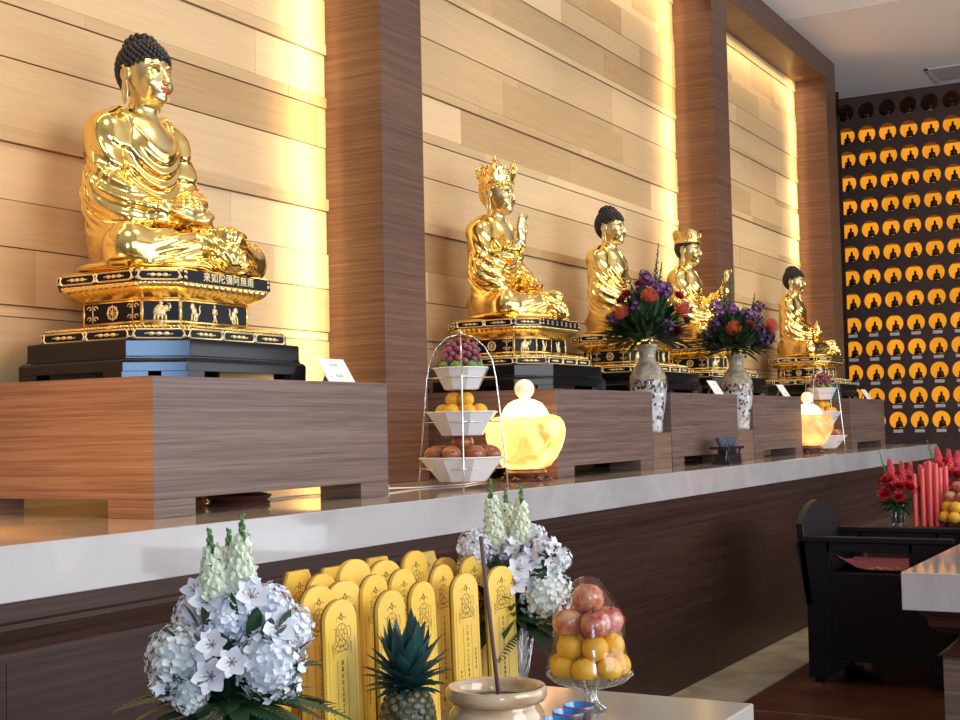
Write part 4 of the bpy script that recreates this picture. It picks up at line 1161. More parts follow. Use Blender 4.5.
glass_vase('cut glass vase of white flowers right of the yellow tablets', (2.858,1.54,TZ), .175, .055, G)
white_arrangement('white hydrangeas, lilies and snapdragons in the vase behind the pyramid of fruit', (2.858,1.54,TZ+.162), 1.14,
    [(.062,.055,.05,.066,1),(-.075,.155,.02,.05,0),(-.04,.135,-.02,.055,0),(.0,.15,-.0,.040,0),(.095,.125,.01,.034,1),(.045,.14,-.05,.05,0),(-.06,.09,-.06,.055,0),(-.035,.06,.06,.034,0),(.03,.06,-.10,.055,1),(.05,.175,.0,.034,0)],
    [(.0,.115,.075,.042),(.03,.130,.055,.040),(-.01,.088,.085,.040),(.055,.155,.03,.038),(.075,.105,.05,.036),(-.03,.09,.08,.036),(-.07,.17,.02,.036),(.09,.15,.0,.036)],
    [(-.035,.17,.02,.135,-.06),(.018,.165,.02,.125,.04),(.0,.17,-.03,.11,0)], 33, .175)
# colourful bouquets in the porcelain vases
def bouquet(label, loc, R, blooms, sp, lv, seed):
    rnd = random.Random(seed); t = thing('mixed_bouquet', label, 'bouquet', loc, 0, 'bouquets in the porcelain vases'); stems(t, 10, .03, .10, rnd)
    m = MB()
    for p in fib(620):
        if p.z < -.25: continue
        d = Vector((p.x, p.y, p.z+.12)); b = rnd.uniform(.12,.55); leaf(m, d*R*b+Vector((0,0,.06)), d+Vector((rnd.uniform(-.4,.4), rnd.uniform(-.4,.4), rnd.uniform(-.3,.6))), R*(rnd.uniform(.90,1.10)-b), R*rnd.uniform(.045,.075), rnd.uniform(.0,.2))
    m.build('foliage', leafm, t, 60)
    m = MB()
    for p in fib(420):
        if p.z < -.2: continue
        d = Vector((p.x, p.y, p.z+.2)).normalized(); b = rnd.uniform(.3,.6); leaf(m, d*R*b+Vector((0,0,.04)), d+Vector((rnd.uniform(-.3,.3), rnd.uniform(-.3,.3), rnd.uniform(-.2,.5))), R*(rnd.uniform(.85,1.15)-b), R*.04, .05)
    m.build('light_foliage', leafl, t, 60)
    for a, z, d, L in lv:
        m = MB(); leaf(m, off(a*.4, z*.5, d*.4), off(a, z, d), L, L*.10, .0, .3); m.build('grey_leaf', leafg, t, 60)
    for k, a, z, d, r in blooms:
        a, z, d = a*1.08, z*1.05, d*1.08
        r *= .86 if k in 'VU' else 1.
        dr = off(a, z-.02, d+.05); pos = off(a, z, d)
        if k == 'P':
            o = place(pincushion(r, rnd), 'pincushion_flower', protm, t, pos, dr); MB().ball((0,0,r*.15), r*.52, 10, 7).build('heart', protc, o, 180)
        elif k == 'V': place(cluster(r, 16, rnd, 5, .46), 'violet_flower_cluster', purpl, t, pos, dr)
        elif k == 'U': place(cluster(r, 18, rnd, 5, .44), 'purple_flower_cluster', purpm, t, pos, dr)
        elif k == 'D': place(ruffled(r, 5, rnd), 'dark_red_bloom', drm, t, pos, dr)
        elif k == 'R': place(ruffled(r, 5, rnd), 'red_bloom', redm, t, pos, dr)
    for a, z, L, la in sp:
        m = buds(L, .026, rnd, .05, 1.)
        for k in range(16):
            q = k*2.4; leaf(m, (0,0,L*k/17), (math.cos(q), math.sin(q), 1.3), L*.16*(1.1-k/17), L*.018, 0, .2)
        place(m, 'green_spike', leafl, t, off(a, z), off(la, 1))
    return t
B1 = [('P',-.035,.275,.17,.055),('P',.135,.200,.17,.055),('P',-.175,.190,.14,.050),('R',.150,.285,.10,.050),('D',.110,.080,.18,.048),('D',-.120,.300,.05,.052),('D',-.165,.265,.09,.045),
      ('U',-.115,.225,.16,.052),('U',-.210,.175,.08,.050),('U',.055,.115,.19,.055),('V',.045,.345,.10,.055),('V',-.01,.385,.04,.055),('V',.085,.320,.08,.05),('V',.20,.225,.08,.045),('U',.12,.345,.0,.055),
      ('D',.21,.15,.02,.045),('U',-.02,.16,-.17,.06),('P',.08,.25,-.17,.055),('R',-.1,.2,-.17,.05),('V',.0,.34,-.1,.06),('U',.0,.42,0,.05),('D',-.06,.36,.08,.045)]
bouquet('round bouquet of orange pincushions and purple flowers in the nearer porcelain vase', (7.690,3.148,SLAB+.216+.525), .305, B1, [(.05,.32,.34,.12),(.065,.28,.26,.17)],
        [(-.13,.32,.12,.20),(-.04,.42,.02,.2),(-.10,.42,-.02,.2)], 41)
B2 = [('P',-.075,.175,.17,.058),('P',.190,.195,.10,.055),('V',-.150,.345,.07,.062),('V',-.135,.300,.10,.05),('U',-.165,.225,.10,.065),('U',-.19,.145,.06,.055),('U',.130,.110,.14,.065),('U',.150,.340,.03,.05),
      ('V',.095,.260,.12,.055),('V',.035,.285,.13,.05),('U',.10,.17,.16,.06),('D',.155,.155,.12,.05),('D',.03,.20,.17,.045),('V',-.05,.32,.09,.05),('U',-.02,.16,-.17,.06),('P',.08,.25,-.17,.055),('V',.0,.34,-.1,.06),('D',-.1,.12,.14,.05),('U',.21,.14,.05,.05)]
bouquet('round bouquet with violet clusters and two orange pincushions in the farther porcelain vase', (9.318,3.128,SLAB+.216+.525), .305, B2, [(-.06,.30,.36,-.05),(-.03,.28,.36,.03),(-.08,.28,.30,-.12),(.12,.25,.22,.15)],
        [(-.22,.36,.06,.2),(-.17,.33,.1,.2)], 57)
# ------------------------------------------------------------------ offering table in the foreground
t = thing('offering_table', 'near offering table with pale stone top carrying the yellow tablets', 'table', (0,0,0))
MB().box(1.35, 2.925, .965, 1.92, .80, TZ).build('stone_top', plain('grey_beige_table_stone', (.50,.46,.40), .14, var=.05, scale=3, coat=.3), t, 0, .004)
MB().box(1.40, 2.86, 1.03, 1.87, .0, .80).build('body', wald, t, 0)
# yellow memorial tablets
def tablet_mb(w, h, clip, th=.012):
    if clip: return [(-w/2,0),(w/2,0),(w/2,h-.028),(w/2-.014,h),(-w/2+.014,h),(-w/2,h-.028)]
    n = 14; return [(-w/2,0),(w/2,0)] + [(w/2*math.cos(PI*k/n), h-w*.36+w*.36*math.sin(PI*k/n)) for k in range(n+1)]
def line_strip(mb, M, pts, t):
    for a, b in zip(pts, pts[1:]):
        d = Vector((b[0]-a[0], b[1]-a[1], 0))
        if d.length < 1e-6: continue
        n = Vector((-d.y, d.x, 0)).normalized()*t/2; p = Vector((a[0], a[1], 0)); q = Vector((b[0], b[1], 0)); mb.add([p-n, q-n, q+n, p+n], [(0,1,2,3)], M)
def emblem(mb, M, r, t=.0011):
    arc = lambda cx, cy, rx, ry, a0, a1, n=14: [(cx+rx*math.cos(a0+(a1-a0)*k/n), cy+ry*math.sin(a0+(a1-a0)*k/n)) for k in range(n+1)]
    Ls = lambda p: line_strip(mb, M, p, t)
    Ls(arc(0,0,r*.62,r*.62,0,2*PI,24)); Ls(arc(0,0,r*.30,r*.30,0,2*PI,16))
    for k in range(8):
        a = PI*k/4; Ls([(r*.3*math.cos(a), r*.3*math.sin(a)), (r*.62*math.cos(a), r*.62*math.sin(a))])
    for s in (-1, 1):
        Ls([(s*r*.75, -r*.75), (-s*r*.25, r*.15)]); Ls(arc(s*r*.72, r*.05, r*.24, r*.36, -1.6, 1.9)); Ls(arc(s*r*.55,-r*.62,r*.42,r*.30,PI*.9,PI*2.1))
        Ls(arc(s*r*.30, r*.78, r*.22, r*.20, .3, 3.4)); Ls([(s*r*.95,-r*.4),(s*r*.95,-r*1.0),(s*r*.85,-r*1.15)])
    Ls(arc(0,-r*.35,r*.95,r*.55,PI*1.08,PI*1.92)); Ls(arc(0,-r*.25,r*.80,r*.42,PI*1.05,PI*1.95))
    Ls([(-r*.14,r*.85),(0,r*1.25),(r*.14,r*.85)]); Ls(arc(0,r*1.0,r*.14,r*.14,0,2*PI))
ROWS = [(1.50, [(2.097,1.177,0),(2.256,1.177,0),(2.400,1.178,0),(2.559,1.179,0),(2.724,1.178,0)]),
        (1.58, [(1.985,1.185,0),(2.123,1.198,0),(2.231,1.195,0),(2.330,1.197,0),(2.444,1.197,0),(2.593,1.192,0),(2.753,1.196,0)]),
        (1.68, [(2.285,1.200,0),(2.403,1.219,0),(2.525,1.205,0),(2.642,1.216,0),(2.775,1.188,0)]),
        (1.79, [(2.250,1.155,1),(2.342,1.197,1),(2.479,1.191,1),(2.649,1.197,1),(2.874,1.189,1)])]
rn = ['front row', 'second row', 'third row', 'back row']
for ri, (y, L) in enumerate(ROWS):
    for k, (x, top, clip) in enumerate(L):
        rnd = random.Random(ri*20+k); w = .110 if not clip else .098; h = top-TZ
        o = thing('memorial_tablet', f"yellow {'clipped-corner' if clip else 'round-topped'} memorial tablet, {ORD[k]} from left, {rn[ri]}", 'tablet', (x, y+rnd.uniform(-.006,.006), TZ), rnd.uniform(-.10,.10), 'yellow memorial tablets')
        M = frame((0,0,0), (1,0,0), (0,-1,0)) ; P = tablet_mb(w, h, clip)
        M = Matrix(((1,0,0,0),(0,0,-1,0),(0,1,0,0),(0,0,0,1)))         # local x, up, towards -y
        M = M @ Matrix.Rotation(math.radians(rnd.uniform(-2.,-.5)), 4, 'X')
        MB().prism(P, .0, .012, M).build('board', yellow, o, 30)
        if not (ri == 2 and k == 1):
            MB().loft([[(a*1.012, b*1.003, q) for a, b in P] for q in (.0010, .0050)], False, True, M).build('dark_edge', tabedge, o, 30)
        if not (ri == 2 and k == 1):
            g = MB(); F = M @ Matrix.Translation((0,0,.0124)); rs = .034
            emblem(g, F @ Matrix.Translation((0, h-.066, 0)), rs)
            for x_ in (-.018, .018): line_strip(g, F, [(x_, h-.112), (x_, .045)], .0009)
            for x_ in (-.046, .046): line_strip(g, F, [(x_, h-.075), (x_, .02)], .0007)
            yy = h-.118
            for q in range(4): glyph(g, F @ Matrix.Translation((0, yy, 0)), .009, .009, rnd, .10); yy -= .0125
            for q in range(9): glyph(g, F @ Matrix.Translation((0, yy, 0)), .0065 + .002*(q > 5), .0075, rnd, .16 if q > 3 else .12); yy -= .0105
            yy = h-.21
            for q in range(5+ri % 2): glyph(g, F @ Matrix.Translation((-.033, yy, 0)), .006, .0068, rnd, .17); yy -= .0095
            if k % 2: 
                yy = h-.17
                for q in range(5): glyph(g, F @ Matrix.Translation((.033, yy, 0)), .006, .0068, rnd, .17); yy -= .0095
            emblem(g, F @ Matrix.Translation((0, .035, 0)), .016, .0008)
            g.build('printed_emblem_and_writing', ink, o, 0)
# pineapple
pine = thing('pineapple', 'pineapple with a blue-green crown standing in front of the yellow tablets', 'pineapple', (2.150, 1.385, TZ), .3)
scm = two_tone('pineapple_scale', (.035,.045,.022), (.12,.10,.05), 40, .45, 4, bump=.4)
m = MB(); H_ = .155; pine.scale = (.96, .96, .90)
m.lathe([(.03,.0),(.046,.012),(.053,.05),(.053,.09),(.047,.125),(.036,.147),(.018,.157)], 24).build('flesh', scm, pine, 180)
m = MB()
n = 150
for k in range(n):
    t_ = (k+.5)/n; z = .006+.148*t_; a = k*2.39996; P_ = [(.03,.0),(.046,.012),(.053,.05),(.053,.09),(.047,.125),(.036,.147),(.018,.157)]
    for (r0, z0), (r1, z1) in zip(P_, P_[1:]):
        if z0 <= z <= z1: r = r0+(r1-r0)*(z-z0)/(z1-z0); break
    nn = Vector((math.cos(a), math.sin(a), (z-.075)*6)); M = aim((r*math.cos(a), r*math.sin(a), z), nn)
    u = Vector((-math.sin(a), math.cos(a), 0)); M = frame((r*math.cos(a), r*math.sin(a), z), u, nn)
    s = .0088
    m.loft([[(s*1.0*math.cos(PI*q/3), s*math.sin(PI*q/3), 0) for q in range(6)], [(s*.72*math.cos(PI*q/3), s*.72*math.sin(PI*q/3), .0042) for q in range(6)], [(s*.25*math.cos(PI*q/3), s*.25*math.sin(PI*q/3)-.001, .0055) for q in range(6)]], True, True, M)
m.build('rind_eyes', two_tone('pineapple_eye', (.05,.06,.03), (.22,.17,.09), 60, .4, 3), pine, 30)
m = MB(); rnd = random.Random(9)
for k in range(62):
    t_ = k/61; a = k*2.39996; el = .12+1.38*t_**1.15; L = (.064+.090*t_**1.2 - .02*(t_ > .93)) * rnd.uniform(.9,1.1)
    d = Vector((math.cos(a)*math.cos(el), math.sin(a)*math.cos(el), math.sin(el))); b = Vector((.012*math.cos(a), .012*math.sin(a), .150+.022*t_))
    P_, W_ = [], []
    for q in range(7):
        s = q/6; P_.append(b + d*L*s + Vector((0,0,-1))*L*.28*(1-t_)*s*s); W_.append((.0125+.008*t_)*(1-s**2.2)*(.70+.55*s)+.0003)
    m.strip(P_, W_, (0,0,1) if el < 1.2 else (math.cos(a), math.sin(a), .3), .45)
m.build('crown', plain('blue_green_pineapple_leaf', (.022,.075,.068), .42, var=.45, scale=14), pine, 60)
# onyx incense bowl with ash and a stick
onyx = two_tone('banded_onyx', (.36,.19,.085), (.68,.50,.30), 8, .16, 5, (1,1,3.2), (.36,.60), .5)
t = thing('incense_bowl', 'banded beige onyx incense bowl in front of the yellow tablets', 'bowl', (2.278,1.264,TZ))
MB().lathe([(.060,0),(.066,.004),(.064,.014),(.082,.035),(.094,.062),(.092,.080),(.083,.094),(.081,.100),(.094,.106),(.098,.114),(.098,.126),(.094,.132),(.086,.132),(.080,.126),(.078,.105)], 44, cap=False).build('onyx_body', onyx, t, 50)
MB().lathe([(.080,.1),(.04,.103),(.001,.104)], 30, cap=False).build('ash', plain('grey_ash', (.20,.16,.14), .95, var=.3, scale=60), t, 180)
t = thing('incense_stick', 'thick brown incense stick standing in the onyx bowl', 'incense stick', (2.288,1.264,TZ+.100))
MB().tube([(0,0,0),(-.010,.014,.19),(-.016,.024,.318)], .0042, 8).build('stick', plain('purple_brown_incense', (.16,.085,.075), .8), t, 180)
MB().tube([(.002,-.002,-.002),(0,0,.03)], .0026, 6).build('red_foot', plain('dark_red_foot', (.16,.02,.03), .6), t, 180)
# glass footed dish with a wrapped pyramid of apples and oranges
DX, DY = 2.712, 1.268
t = thing('footed_glass_dish', 'clear footed glass dish under the pyramid of apples and oranges', 'dish', (DX, DY, TZ))
MB().lathe([(.034,0),(.036,.004),(.022,.012),(.013,.026),(.012,.040),(.018,.050),(.045,.056),(.078,.066),(.094,.080),(.097,.084),(.092,.084),(.074,.072),(.040,.063),(.001,.061)], 36, cap=False).build('glass_body', glass, t, 60)
m = MB()
for k in range(20):
    a = PI*k/10; m.tube([(r*math.cos(a), r*math.sin(a), z) for r, z in ((.018,.050),(.045,.0555),(.078,.0655),(.096,.082))], .0022, 4)
for k in range(10):
    a = PI*k/5; m.tube([(r*math.cos(a), r*math.sin(a), z) for r, z in ((.034,.004),(.021,.014),(.0125,.03),(.0125,.045))], .002, 4)
m.build('cut_ribs', glass, t, 180)
G = 'wrapped pyramid of fruit'
va = math.atan2(TV.y, TV.x)
for k in range(7):
    a = va + PI/7 + 2*PI*k/7; fruit('orange', (DX+.064*math.cos(a), DY+.064*math.sin(a), TZ+.098), .0285, f'orange in the wrapped pyramid, lowest ring, {ORD[k]} round from the front', G, a*3, .3)
for k in range(5):
    a = va + 2*PI*k/5; fruit('orange', (DX+.050*math.cos(a), DY+.050*math.sin(a), TZ+.143), .0295, f'orange in the wrapped pyramid, second ring, {ORD[k]} round from the front', G, a*2, -.3)
for k in range(4):
    a = va + .05 + PI*k/2; fruit('apple' if k != 3 else 'apple/2', (DX+.048*math.cos(a), DY+.048*math.sin(a), TZ+.196), .0345, f'red apple below the top of the wrapped pyramid, {ORD[k]} round from front', G, a, .2)
fruit('apple/2', (DX+.002, DY, TZ+.246), .0365, 'red and yellow apple on the very top of the wrapped fruit pyramid', G, 1., .25)
m = MB(); n = 30; rings = []; rnd = random.Random(2)
for r, z in ((.095,.088),(.0945,.10),(.084,.130),(.081,.155),(.081,.20),(.066,.232),(.043,.262),(.025,.288),(.010,.294)):
    rings.append([((r+.0025*math.sin(j*3.1+z*60))*math.cos(2*PI*j/n), (r+.0025*math.sin(j*3.1+z*60))*math.sin(2*PI*j/n), z) for j in range(n)])
o = m.loft(rings, False).build('plastic_wrap', filmm, None, 180, loc=(DX, DY, TZ)); tag(o, 'clear plastic wrap drawn around the pyramid of fruit', 'wrap')
# little blue tea cups on a red tray
cb = plain('blue_cup_inside', (.03,.20,.52), .2, coat=.4); co_ = two_tone('cloisonne_cup', (.02,.10,.10), (.30,.05,.10), 60, .3, 3, coat=.3)
t = thing('cup_tray', 'dark red lacquered tray under the three blue tea cups', 'tray', (2.47,1.190,TZ), .10)
MB().box(-.145,.085,-.045,.045,0,.012).build('board', plain('dark_red_lacquer', (.05,.008,.012), .25, coat=.4), t, 0, .003)
for k, (x, y) in enumerate(((2.507,1.198),(2.440,1.190),(2.370,1.178))):
    o = thing('tea_cup', f"small blue-lined tea cup beside the onyx bowl, {('farthest', 'middle', 'nearest')[k]} of three", 'cup', (x, y, TZ+.012), 0, 'blue tea cups')
    MB().lathe([(.013,0),(.015,.003),(.024,.016),(.030,.034),(.0335,.045),(.0315,.0455)], 22, cap=False).build('outside', co_, o, 180)
    MB().lathe([(.032,.0452),(.028,.033),(.021,.016),(.001,.008)], 22, cap=False).build('blue_inside', cb, o, 180)
# ------------------------------------------------------------------ right side: long table, abbot's chair, far table with candles
t = thing('long_table', 'long table with thick white stone top in front of the dark armchair', 'table', (0,0,0))
X0, Y1, Z1 = 5.640, 1.222, .870
MB().box(X0, 9.4, .05, Y1, Z1-.155, Z1).build('stone_top', stone, t, 0, .004)
m = MB(); s0 = [(.055,-.155),(.055,-.175),(.075,-.185),(.085,-.205),(.085,-.225),(.115,-.250),(.160,-.262),(.185,-.275),(.185,-.295),(.165,-.31),(.15,-.33),(.11,-.35)]
m.loft([[(X0+d, .05+d, Z1+z), (9.4-d, .05+d, Z1+z), (9.4-d, Y1-d, Z1+z), (X0+d, Y1-d, Z1+z)] for d, z in s0]).build('moulded_apron', wald, t, 30)
MB().box(X0+.13, 9.3, .16, Y1-.13, 0, Z1-.35).build('body', wal, t, 0)
ch = thing('dark_armchair', 'dark wooden armchair with rounded back and red seat cloth behind the long table', 'chair', (7.65, 2.19, 0), 0)
cw = plain('dark_chair_wood', (.007,.0065,.009), .45, spec=.25)
W = .80; D = .80
# coordinates: x 0..W along the altar, y 0..-D towards the front
n = 16; prof = [(0,.44),(0,.905)] + [(.03+(W-.06)*k/n, .915+.105*math.sin(PI*k/n)**.8) for k in range(n+1)] + [(W,.905),(W,.44)]
m = MB(); m.loft([[(x, -.035 + (.055*(z-.44)/.55), z) for x, z in prof], [(x, .005 + (.055*(z-.44)/.55), z) for x, z in prof]]); m.build('back_panel', cw, ch, 30, .004)
for x0, nm in ((0, 1), (W-.04, 2)):
    sp = [(0,.05),(0,.445),(.05,.83),(-D,.83),(-D,.785),(-.58,.77),(-.58,.60),(-.14,.60),(-.14,.735),(-.50,.735),(-.50,.745),(-.10,.745)]
    # side panel built from rails so that the opening above the seat stays open
    m = MB(); m.box(x0, x0+.04, -D, -.14, .13, .630); m.box(x0, x0+.04, -.14, 0, .13, .44); m.prism([(-.14,.44),(.0,.44),(.055,.80),(-.14,.80)], x0, x0+.04, Matrix(((0,0,1,0),(1,0,0,0),(0,1,0,0),(0,0,0,1)))); m.box(x0, x0+.04, -D, -.58, .63, .80); m.box(x0, x0+.04, -.60, -.12, .745, .80); m.box(x0,x0+.04,-.12,0,.03,.13); m.box(x0,x0+.04,-D,-D+.12,.03,.13)
    m.prism([(-.12,.13),(-.24,.13),(-.22,.10),(-.16,.06),(-.12,.055)], x0, x0+.04, Matrix(((0,0,1,0),(1,0,0,0),(0,1,0,0),(0,0,0,1))))
    m.build('side_panel', cw, ch, 0, .003)
    MB().box(x0-.012, x0+.052, -D-.02, .02, .80, .832).build('arm_rail', cw, ch, 0, .006)
MB().box(.04, W-.04, -D+.02, -.02, .58, .63).build('seat_board', cw, ch, 0, .003)
MB().box(.04, W-.04, -D, -D+.03, .13, .60).build('front_apron', cw, ch, 0, .003)
MB().box(.04, W-.04, -.035, -.005, .10, .60).build('rear_apron', cw, ch, 0, .003)
for x in (.02, W-.06):
    for y in (-D+.03, -.05): MB().box(x, x+.04, y-.02, y+.02, 0, .035).build('foot', cw, ch, 0)
cl = thing('red_seat_cloth', 'dark red embroidered cloth over the seat of the dark armchair', 'cloth', (7.65, 2.19, .63))
rc = plain('dark_red_cloth', (.20,.022,.032), .8, var=.15, scale=30)
m = MB(); rows = []
for i in range(9):
    x = .048+(W-.096)*i/8; rows.append([(x, y, .012+.085*math.exp(-((y+.14-.16*(i/8))/.10)**2)*(.6+.4*math.cos(i*.5)) + .004*math.sin(5*x*9)) for y in [-.10-.06*j for j in range(10)]])
m.loft(rows, False, False); m.loft([[(p[0], p[1], p[2]-.008) for p in r] for r in rows[::-1]], False, False)
m.build('cloth', rc, cl, 180)
e = MB(); 
for k in range(7):
    cx, cy_ = .052+.0*k, -.36-.028*k
    e.tube([(.052+.035*math.cos(q*.9)*(1-.1*q)+.03*(k % 2), cy_+.016*math.sin(q*.9)*(1-.1*q), .024+.002*(k % 2)) for q in range(7)], .0022, 4)
e.build('gold_embroidery', plain('gold_thread', (.55,.33,.08), .5), cl, 180)
# far offering table
t = thing('far_offering_table', 'far wooden offering table behind the dark armchair', 'table', (0,0,0))
FZ = .75; MB().box(9.45, 10.7, 1.1, 2.33, FZ-.05, FZ).build('top', wald, t, 0, .004); MB().box(9.50, 10.6, 1.17, 2.28, 0, FZ-.05).build('body', wald, t, 0)
def red_arr(label, loc, sc, seed):
    rnd = random.Random(seed); t = thing('red_flower_arrangement', label, 'flower arrangement', loc, 0, 'red flower arrangements'); stems(t, 10, .04, .12*sc, rnd)
    m = MB()
    for k in range(50):
        a = rnd.uniform(0, 2*PI); e = rnd.uniform(-.35,.6); d = Vector((math.cos(a), math.sin(a), e)); leaf(m, d*.02, d, rnd.uniform(.10,.17)*sc, .016*sc, .25)
    m.build('leaves', leafm, t, 60)
    for a, z, d, r in ((-.09,.16,.05,.060),(-.11,.07,.05,.055),(.04,.11,.08,.062),(-.02,.12,.06,.05),(.11,.09,.05,.05),(.0,.20,.0,.05),(.08,.17,.0,.05),(-.04,.05,.09,.05),(.0,.08,-.09,.06),(-.06,.15,-.07,.055)):
        place(ruffled(r*sc, 5, rnd), 'red_bloom', redm, t, off(a*sc, z*sc, d*sc), off(a, z, d+.04))
    for a, z, L, la in ((-.03,.15,.17,-.12),(.03,.14,.16,.03),(.08,.14,.15,.12)): place(spike(L*sc, .032*sc, rnd, 0, 1.), 'coral_spike', redsnap, t, off(a*sc, z*sc), off(la, 1))
    m = buds(.24*sc, .018, rnd, .3, 1.); place(m, 'green_spike', snapg, t, off(-.06*sc, .14*sc), off(-.25, 1))
    return t
glass_vase('small cut glass vase of red flowers on the far table', (9.62,2.085,FZ), .155, .065, 'glass vases of the red flowers')
red_arr('red flowers with coral spikes left of the tall red candles', (9.62,2.085,FZ+.150), 1.0, 61)
glass_vase('glass vase of red flowers behind the tall red candles', (10.45,1.915,FZ), .20, .065, 'glass vases of the red flowers')
red_arr('red flowers rising behind the tall red candles', (10.45,1.915,FZ+.195), 1.05, 63)
cd = plain('red_candle_wax', (.80,.11,.10), .42, sss=.1)
for k, (a, d, h) in enumerate(((-.13,0,.36),(-.085,.02,.40),(-.04,.03,.45),(.005,.03,.43),(.05,.0,.40),(.10,-.02,.41),(-.06,-.05,.42),(-.015,-.06,.44),(.03,-.06,.43))):
    p = Vector((9.66, 1.85, FZ)) + RV*a + TV*d
    o = thing('red_candle', f'tall red candle on the far table, {ORD[k if k < 6 else k-6]} from left in {"front" if k < 6 else "back"} cluster', 'candle', p, 0, 'red candles on the far table')
    MB().lathe([(.0165,0),(.0165,h-.01),(.014,h),(.004,h+.003)], 14).build('wax', cd, o, 40); MB().tube([(0,0,h),(.001,0,h+.014)], .0013, 5).build('wick', blackp, o, 180)
DX, DY = 9.66, 1.68
t = thing('fruit_plate', 'clear plate under the pile of oranges and apples on the far table', 'plate', (DX, DY, FZ))
MB().lathe([(.06,0),(.062,.006),(.10,.016),(.118,.026),(.116,.028),(.09,.018),(.001,.010)], 28, cap=False).build('glass_body', glass, t, 180)
G = 'pile of fruit on the far table'
for k in range(7):
    a = va+2*PI*k/7; fruit('orange', (DX+.102*math.cos(a), DY+.102*math.sin(a), FZ+.064), .044, f'orange in the far table pile, lowest ring, {ORD[k]} round from front', G, a)
for k in range(5):
    a = va+.4+2*PI*k/5; fruit('orange', (DX+.076*math.cos(a), DY+.076*math.sin(a), FZ+.132), .044, f'orange in the far table pile, upper ring, {ORD[k]} round from front', G, a)
for k in range(3):
    a = va+2*PI*k/3; fruit('apple/2', (DX+.054*math.cos(a), DY+.054*math.sin(a), FZ+.205), .046, f'pale apple near the far table pile top, {ORD[k]} round from front', G, a)
fruit('apple', (DX, DY, FZ+.272), .046, 'dark red apple on the very top of the far table pile', G, 1.)
# ------------------------------------------------------------------ light and camera
def area(name, loc, tgt, e, col, sx, sy, spread=180):
    l = bpy.data.lights.new(name, 'AREA'); l.energy = e; l.color = col; l.shape = 'RECTANGLE'; l.size = sx; l.size_y = sy; l.spread = math.radians(spread)
    o = bpy.data.objects.new(name, l); COL.objects.link(o); o.location = loc; o.rotation_euler = (Vector(tgt)-Vector(loc)).to_track_quat('-Z', 'Y').to_euler(); return o
# daylight from the hall's windows opposite the altar and behind the camera, plus two added fills
area('window_daylight', (9.0,-5.0,2.6), (9.0,3,1.6), 330, (.86,.93,1.0), 11, 3.0)
area('window_daylight_side', (-3.2,-3.6,2.4), (3.5,3.0,1.6), 125, (.36,.60,1.0), .9, 1.3)
area('foreground_fill', (2.2,-4.2,3.0), (2.5,2,1.0), 150, (.95,.97,1.0), 3.0, 2.4)  # added fill that brightens the foreground and flowers, not a known window
area('ceiling_fill', (9.5,-3.2,.25), (10.5,0,6), 120, (.92,.95,1.0), 8, 2.5)  # added uplight near the floor, brightens the ceiling and undersides
# warm strip lights hidden in the corners between columns and board wall, and above the boards
for x, e in ((5.50, 15), (6.26, 7), (10.62, 15), (11.37, 7), (14.32, 15)):
    area('cove_strip', (x, 3.93, 3.2), (x, 4.2, 3.2), e, (1.0,.70,.32), .07, 4.0, 150)
for x0, x1 in ((1.0, 5.5), (6.2, 10.7), (11.3, 14.4)):
    area('cove_top_strip', ((x0+x1)/2, 3.93, 5.21), ((x0+x1)/2, 4.11, 4.7) , 12*(x1-x0)/4, (1.0,.74,.38), x1-x0, .05, 150)
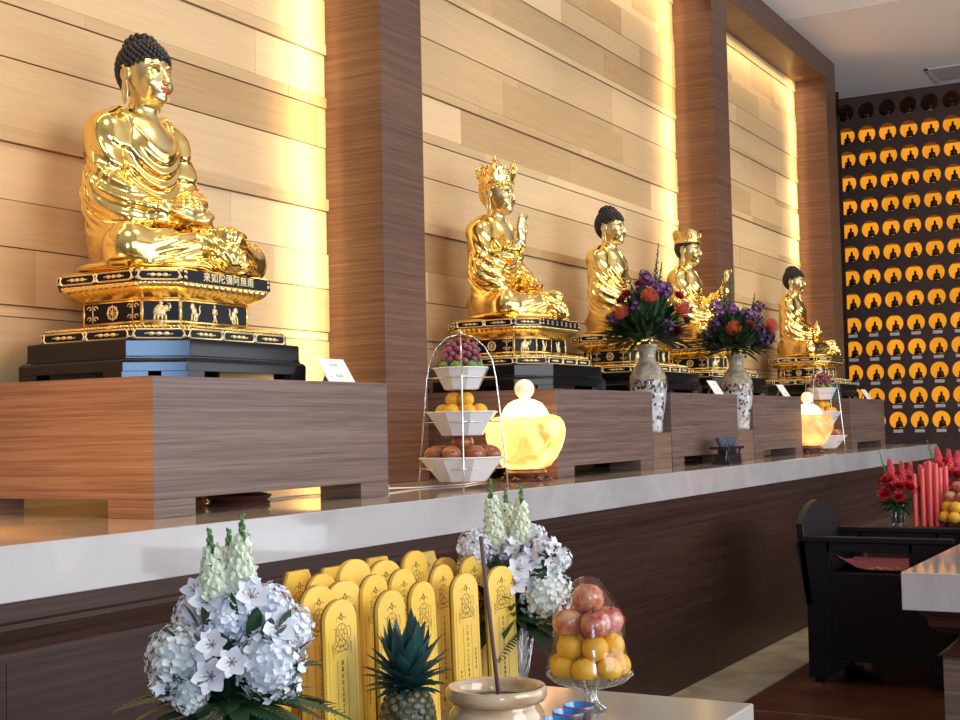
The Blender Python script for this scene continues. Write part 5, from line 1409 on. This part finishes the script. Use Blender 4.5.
# warm ceiling spots over the altar
for x in (2.2, 4.6, 7.4, 9.4, 11.6, 13.4):
    l = bpy.data.lights.new('ceiling_spot', 'SPOT'); l.energy = 150; l.color = (1.0,.78,.47); l.spot_size = math.radians(75); l.spot_blend = .8; l.shadow_soft_size = .45
    o = bpy.data.objects.new('ceiling_spot', l); COL.objects.link(o); o.location = (x, 1.9, 5.3); o.rotation_euler = (Vector((x+.3, 3.9, 2.4))-Vector(o.location)).to_track_quat('-Z', 'Y').to_euler()
l = bpy.data.lights.new('lamp_bulb', 'POINT'); l.energy = 20; l.color = (1.0,.42,.09); l.shadow_soft_size = .12
o = bpy.data.objects.new('lamp_bulb', l); COL.objects.link(o); o.location = (2.55, 3.32, 1.46)
l = bpy.data.lights.new('lamp_bulb', 'POINT'); l.energy = 1.2; l.color = (1.0,.62,.22); l.shadow_soft_size = .03
o = bpy.data.objects.new('lamp_bulb', l); COL.objects.link(o); o.location = (3.90, 3.70, 1.262)
w = bpy.data.worlds.new('hall_ambience'); SC.world = w; w.use_nodes = True; nt = w.node_tree; bg = nt.nodes['Background']
tc = N(nt, 'ShaderNodeTexCoord'); sp = N(nt, 'ShaderNodeSeparateXYZ'); r = N(nt, 'ShaderNodeValToRGB'); mr = N(nt, 'ShaderNodeMapRange')
mr.inputs['From Min'].default_value = -1; e = r.color_ramp.elements; e[0].position = .35; e[0].color = (.10,.075,.06,1); e[1].position = .75; e[1].color = (.30,.29,.28,1)
x = e.new(.52); x.color = (.16,.13,.11,1)
nt.links.new(tc.outputs['Generated'], sp.inputs[0]); nt.links.new(sp.outputs['Z'], mr.inputs['Value']); nt.links.new(mr.outputs[0], r.inputs['Fac']); nt.links.new(r.outputs['Color'], bg.inputs['Color'])
bg.inputs['Strength'].default_value = 1.0
cam = bpy.data.cameras.new('camera'); co = bpy.data.objects.new('camera', cam); COL.objects.link(co); SC.camera = co
cam.sensor_width = 36; cam.lens = 1335/960*36; cam.clip_start = .05; cam.clip_end = 100
right, down, fwd = Vector(CR[0]), Vector(CR[1]), Vector(CR[2])
Mx = Matrix((right, -down, -fwd)).transposed().to_4x4(); Mx.translation = Vector((0,0,1.5)); co.matrix_world = Mx
SC.view_settings.view_transform = 'Standard'; SC.view_settings.look = 'None'; SC.view_settings.gamma = 1; SC.view_settings.use_curve_mapping = False
SC.view_settings.exposure = 0.4
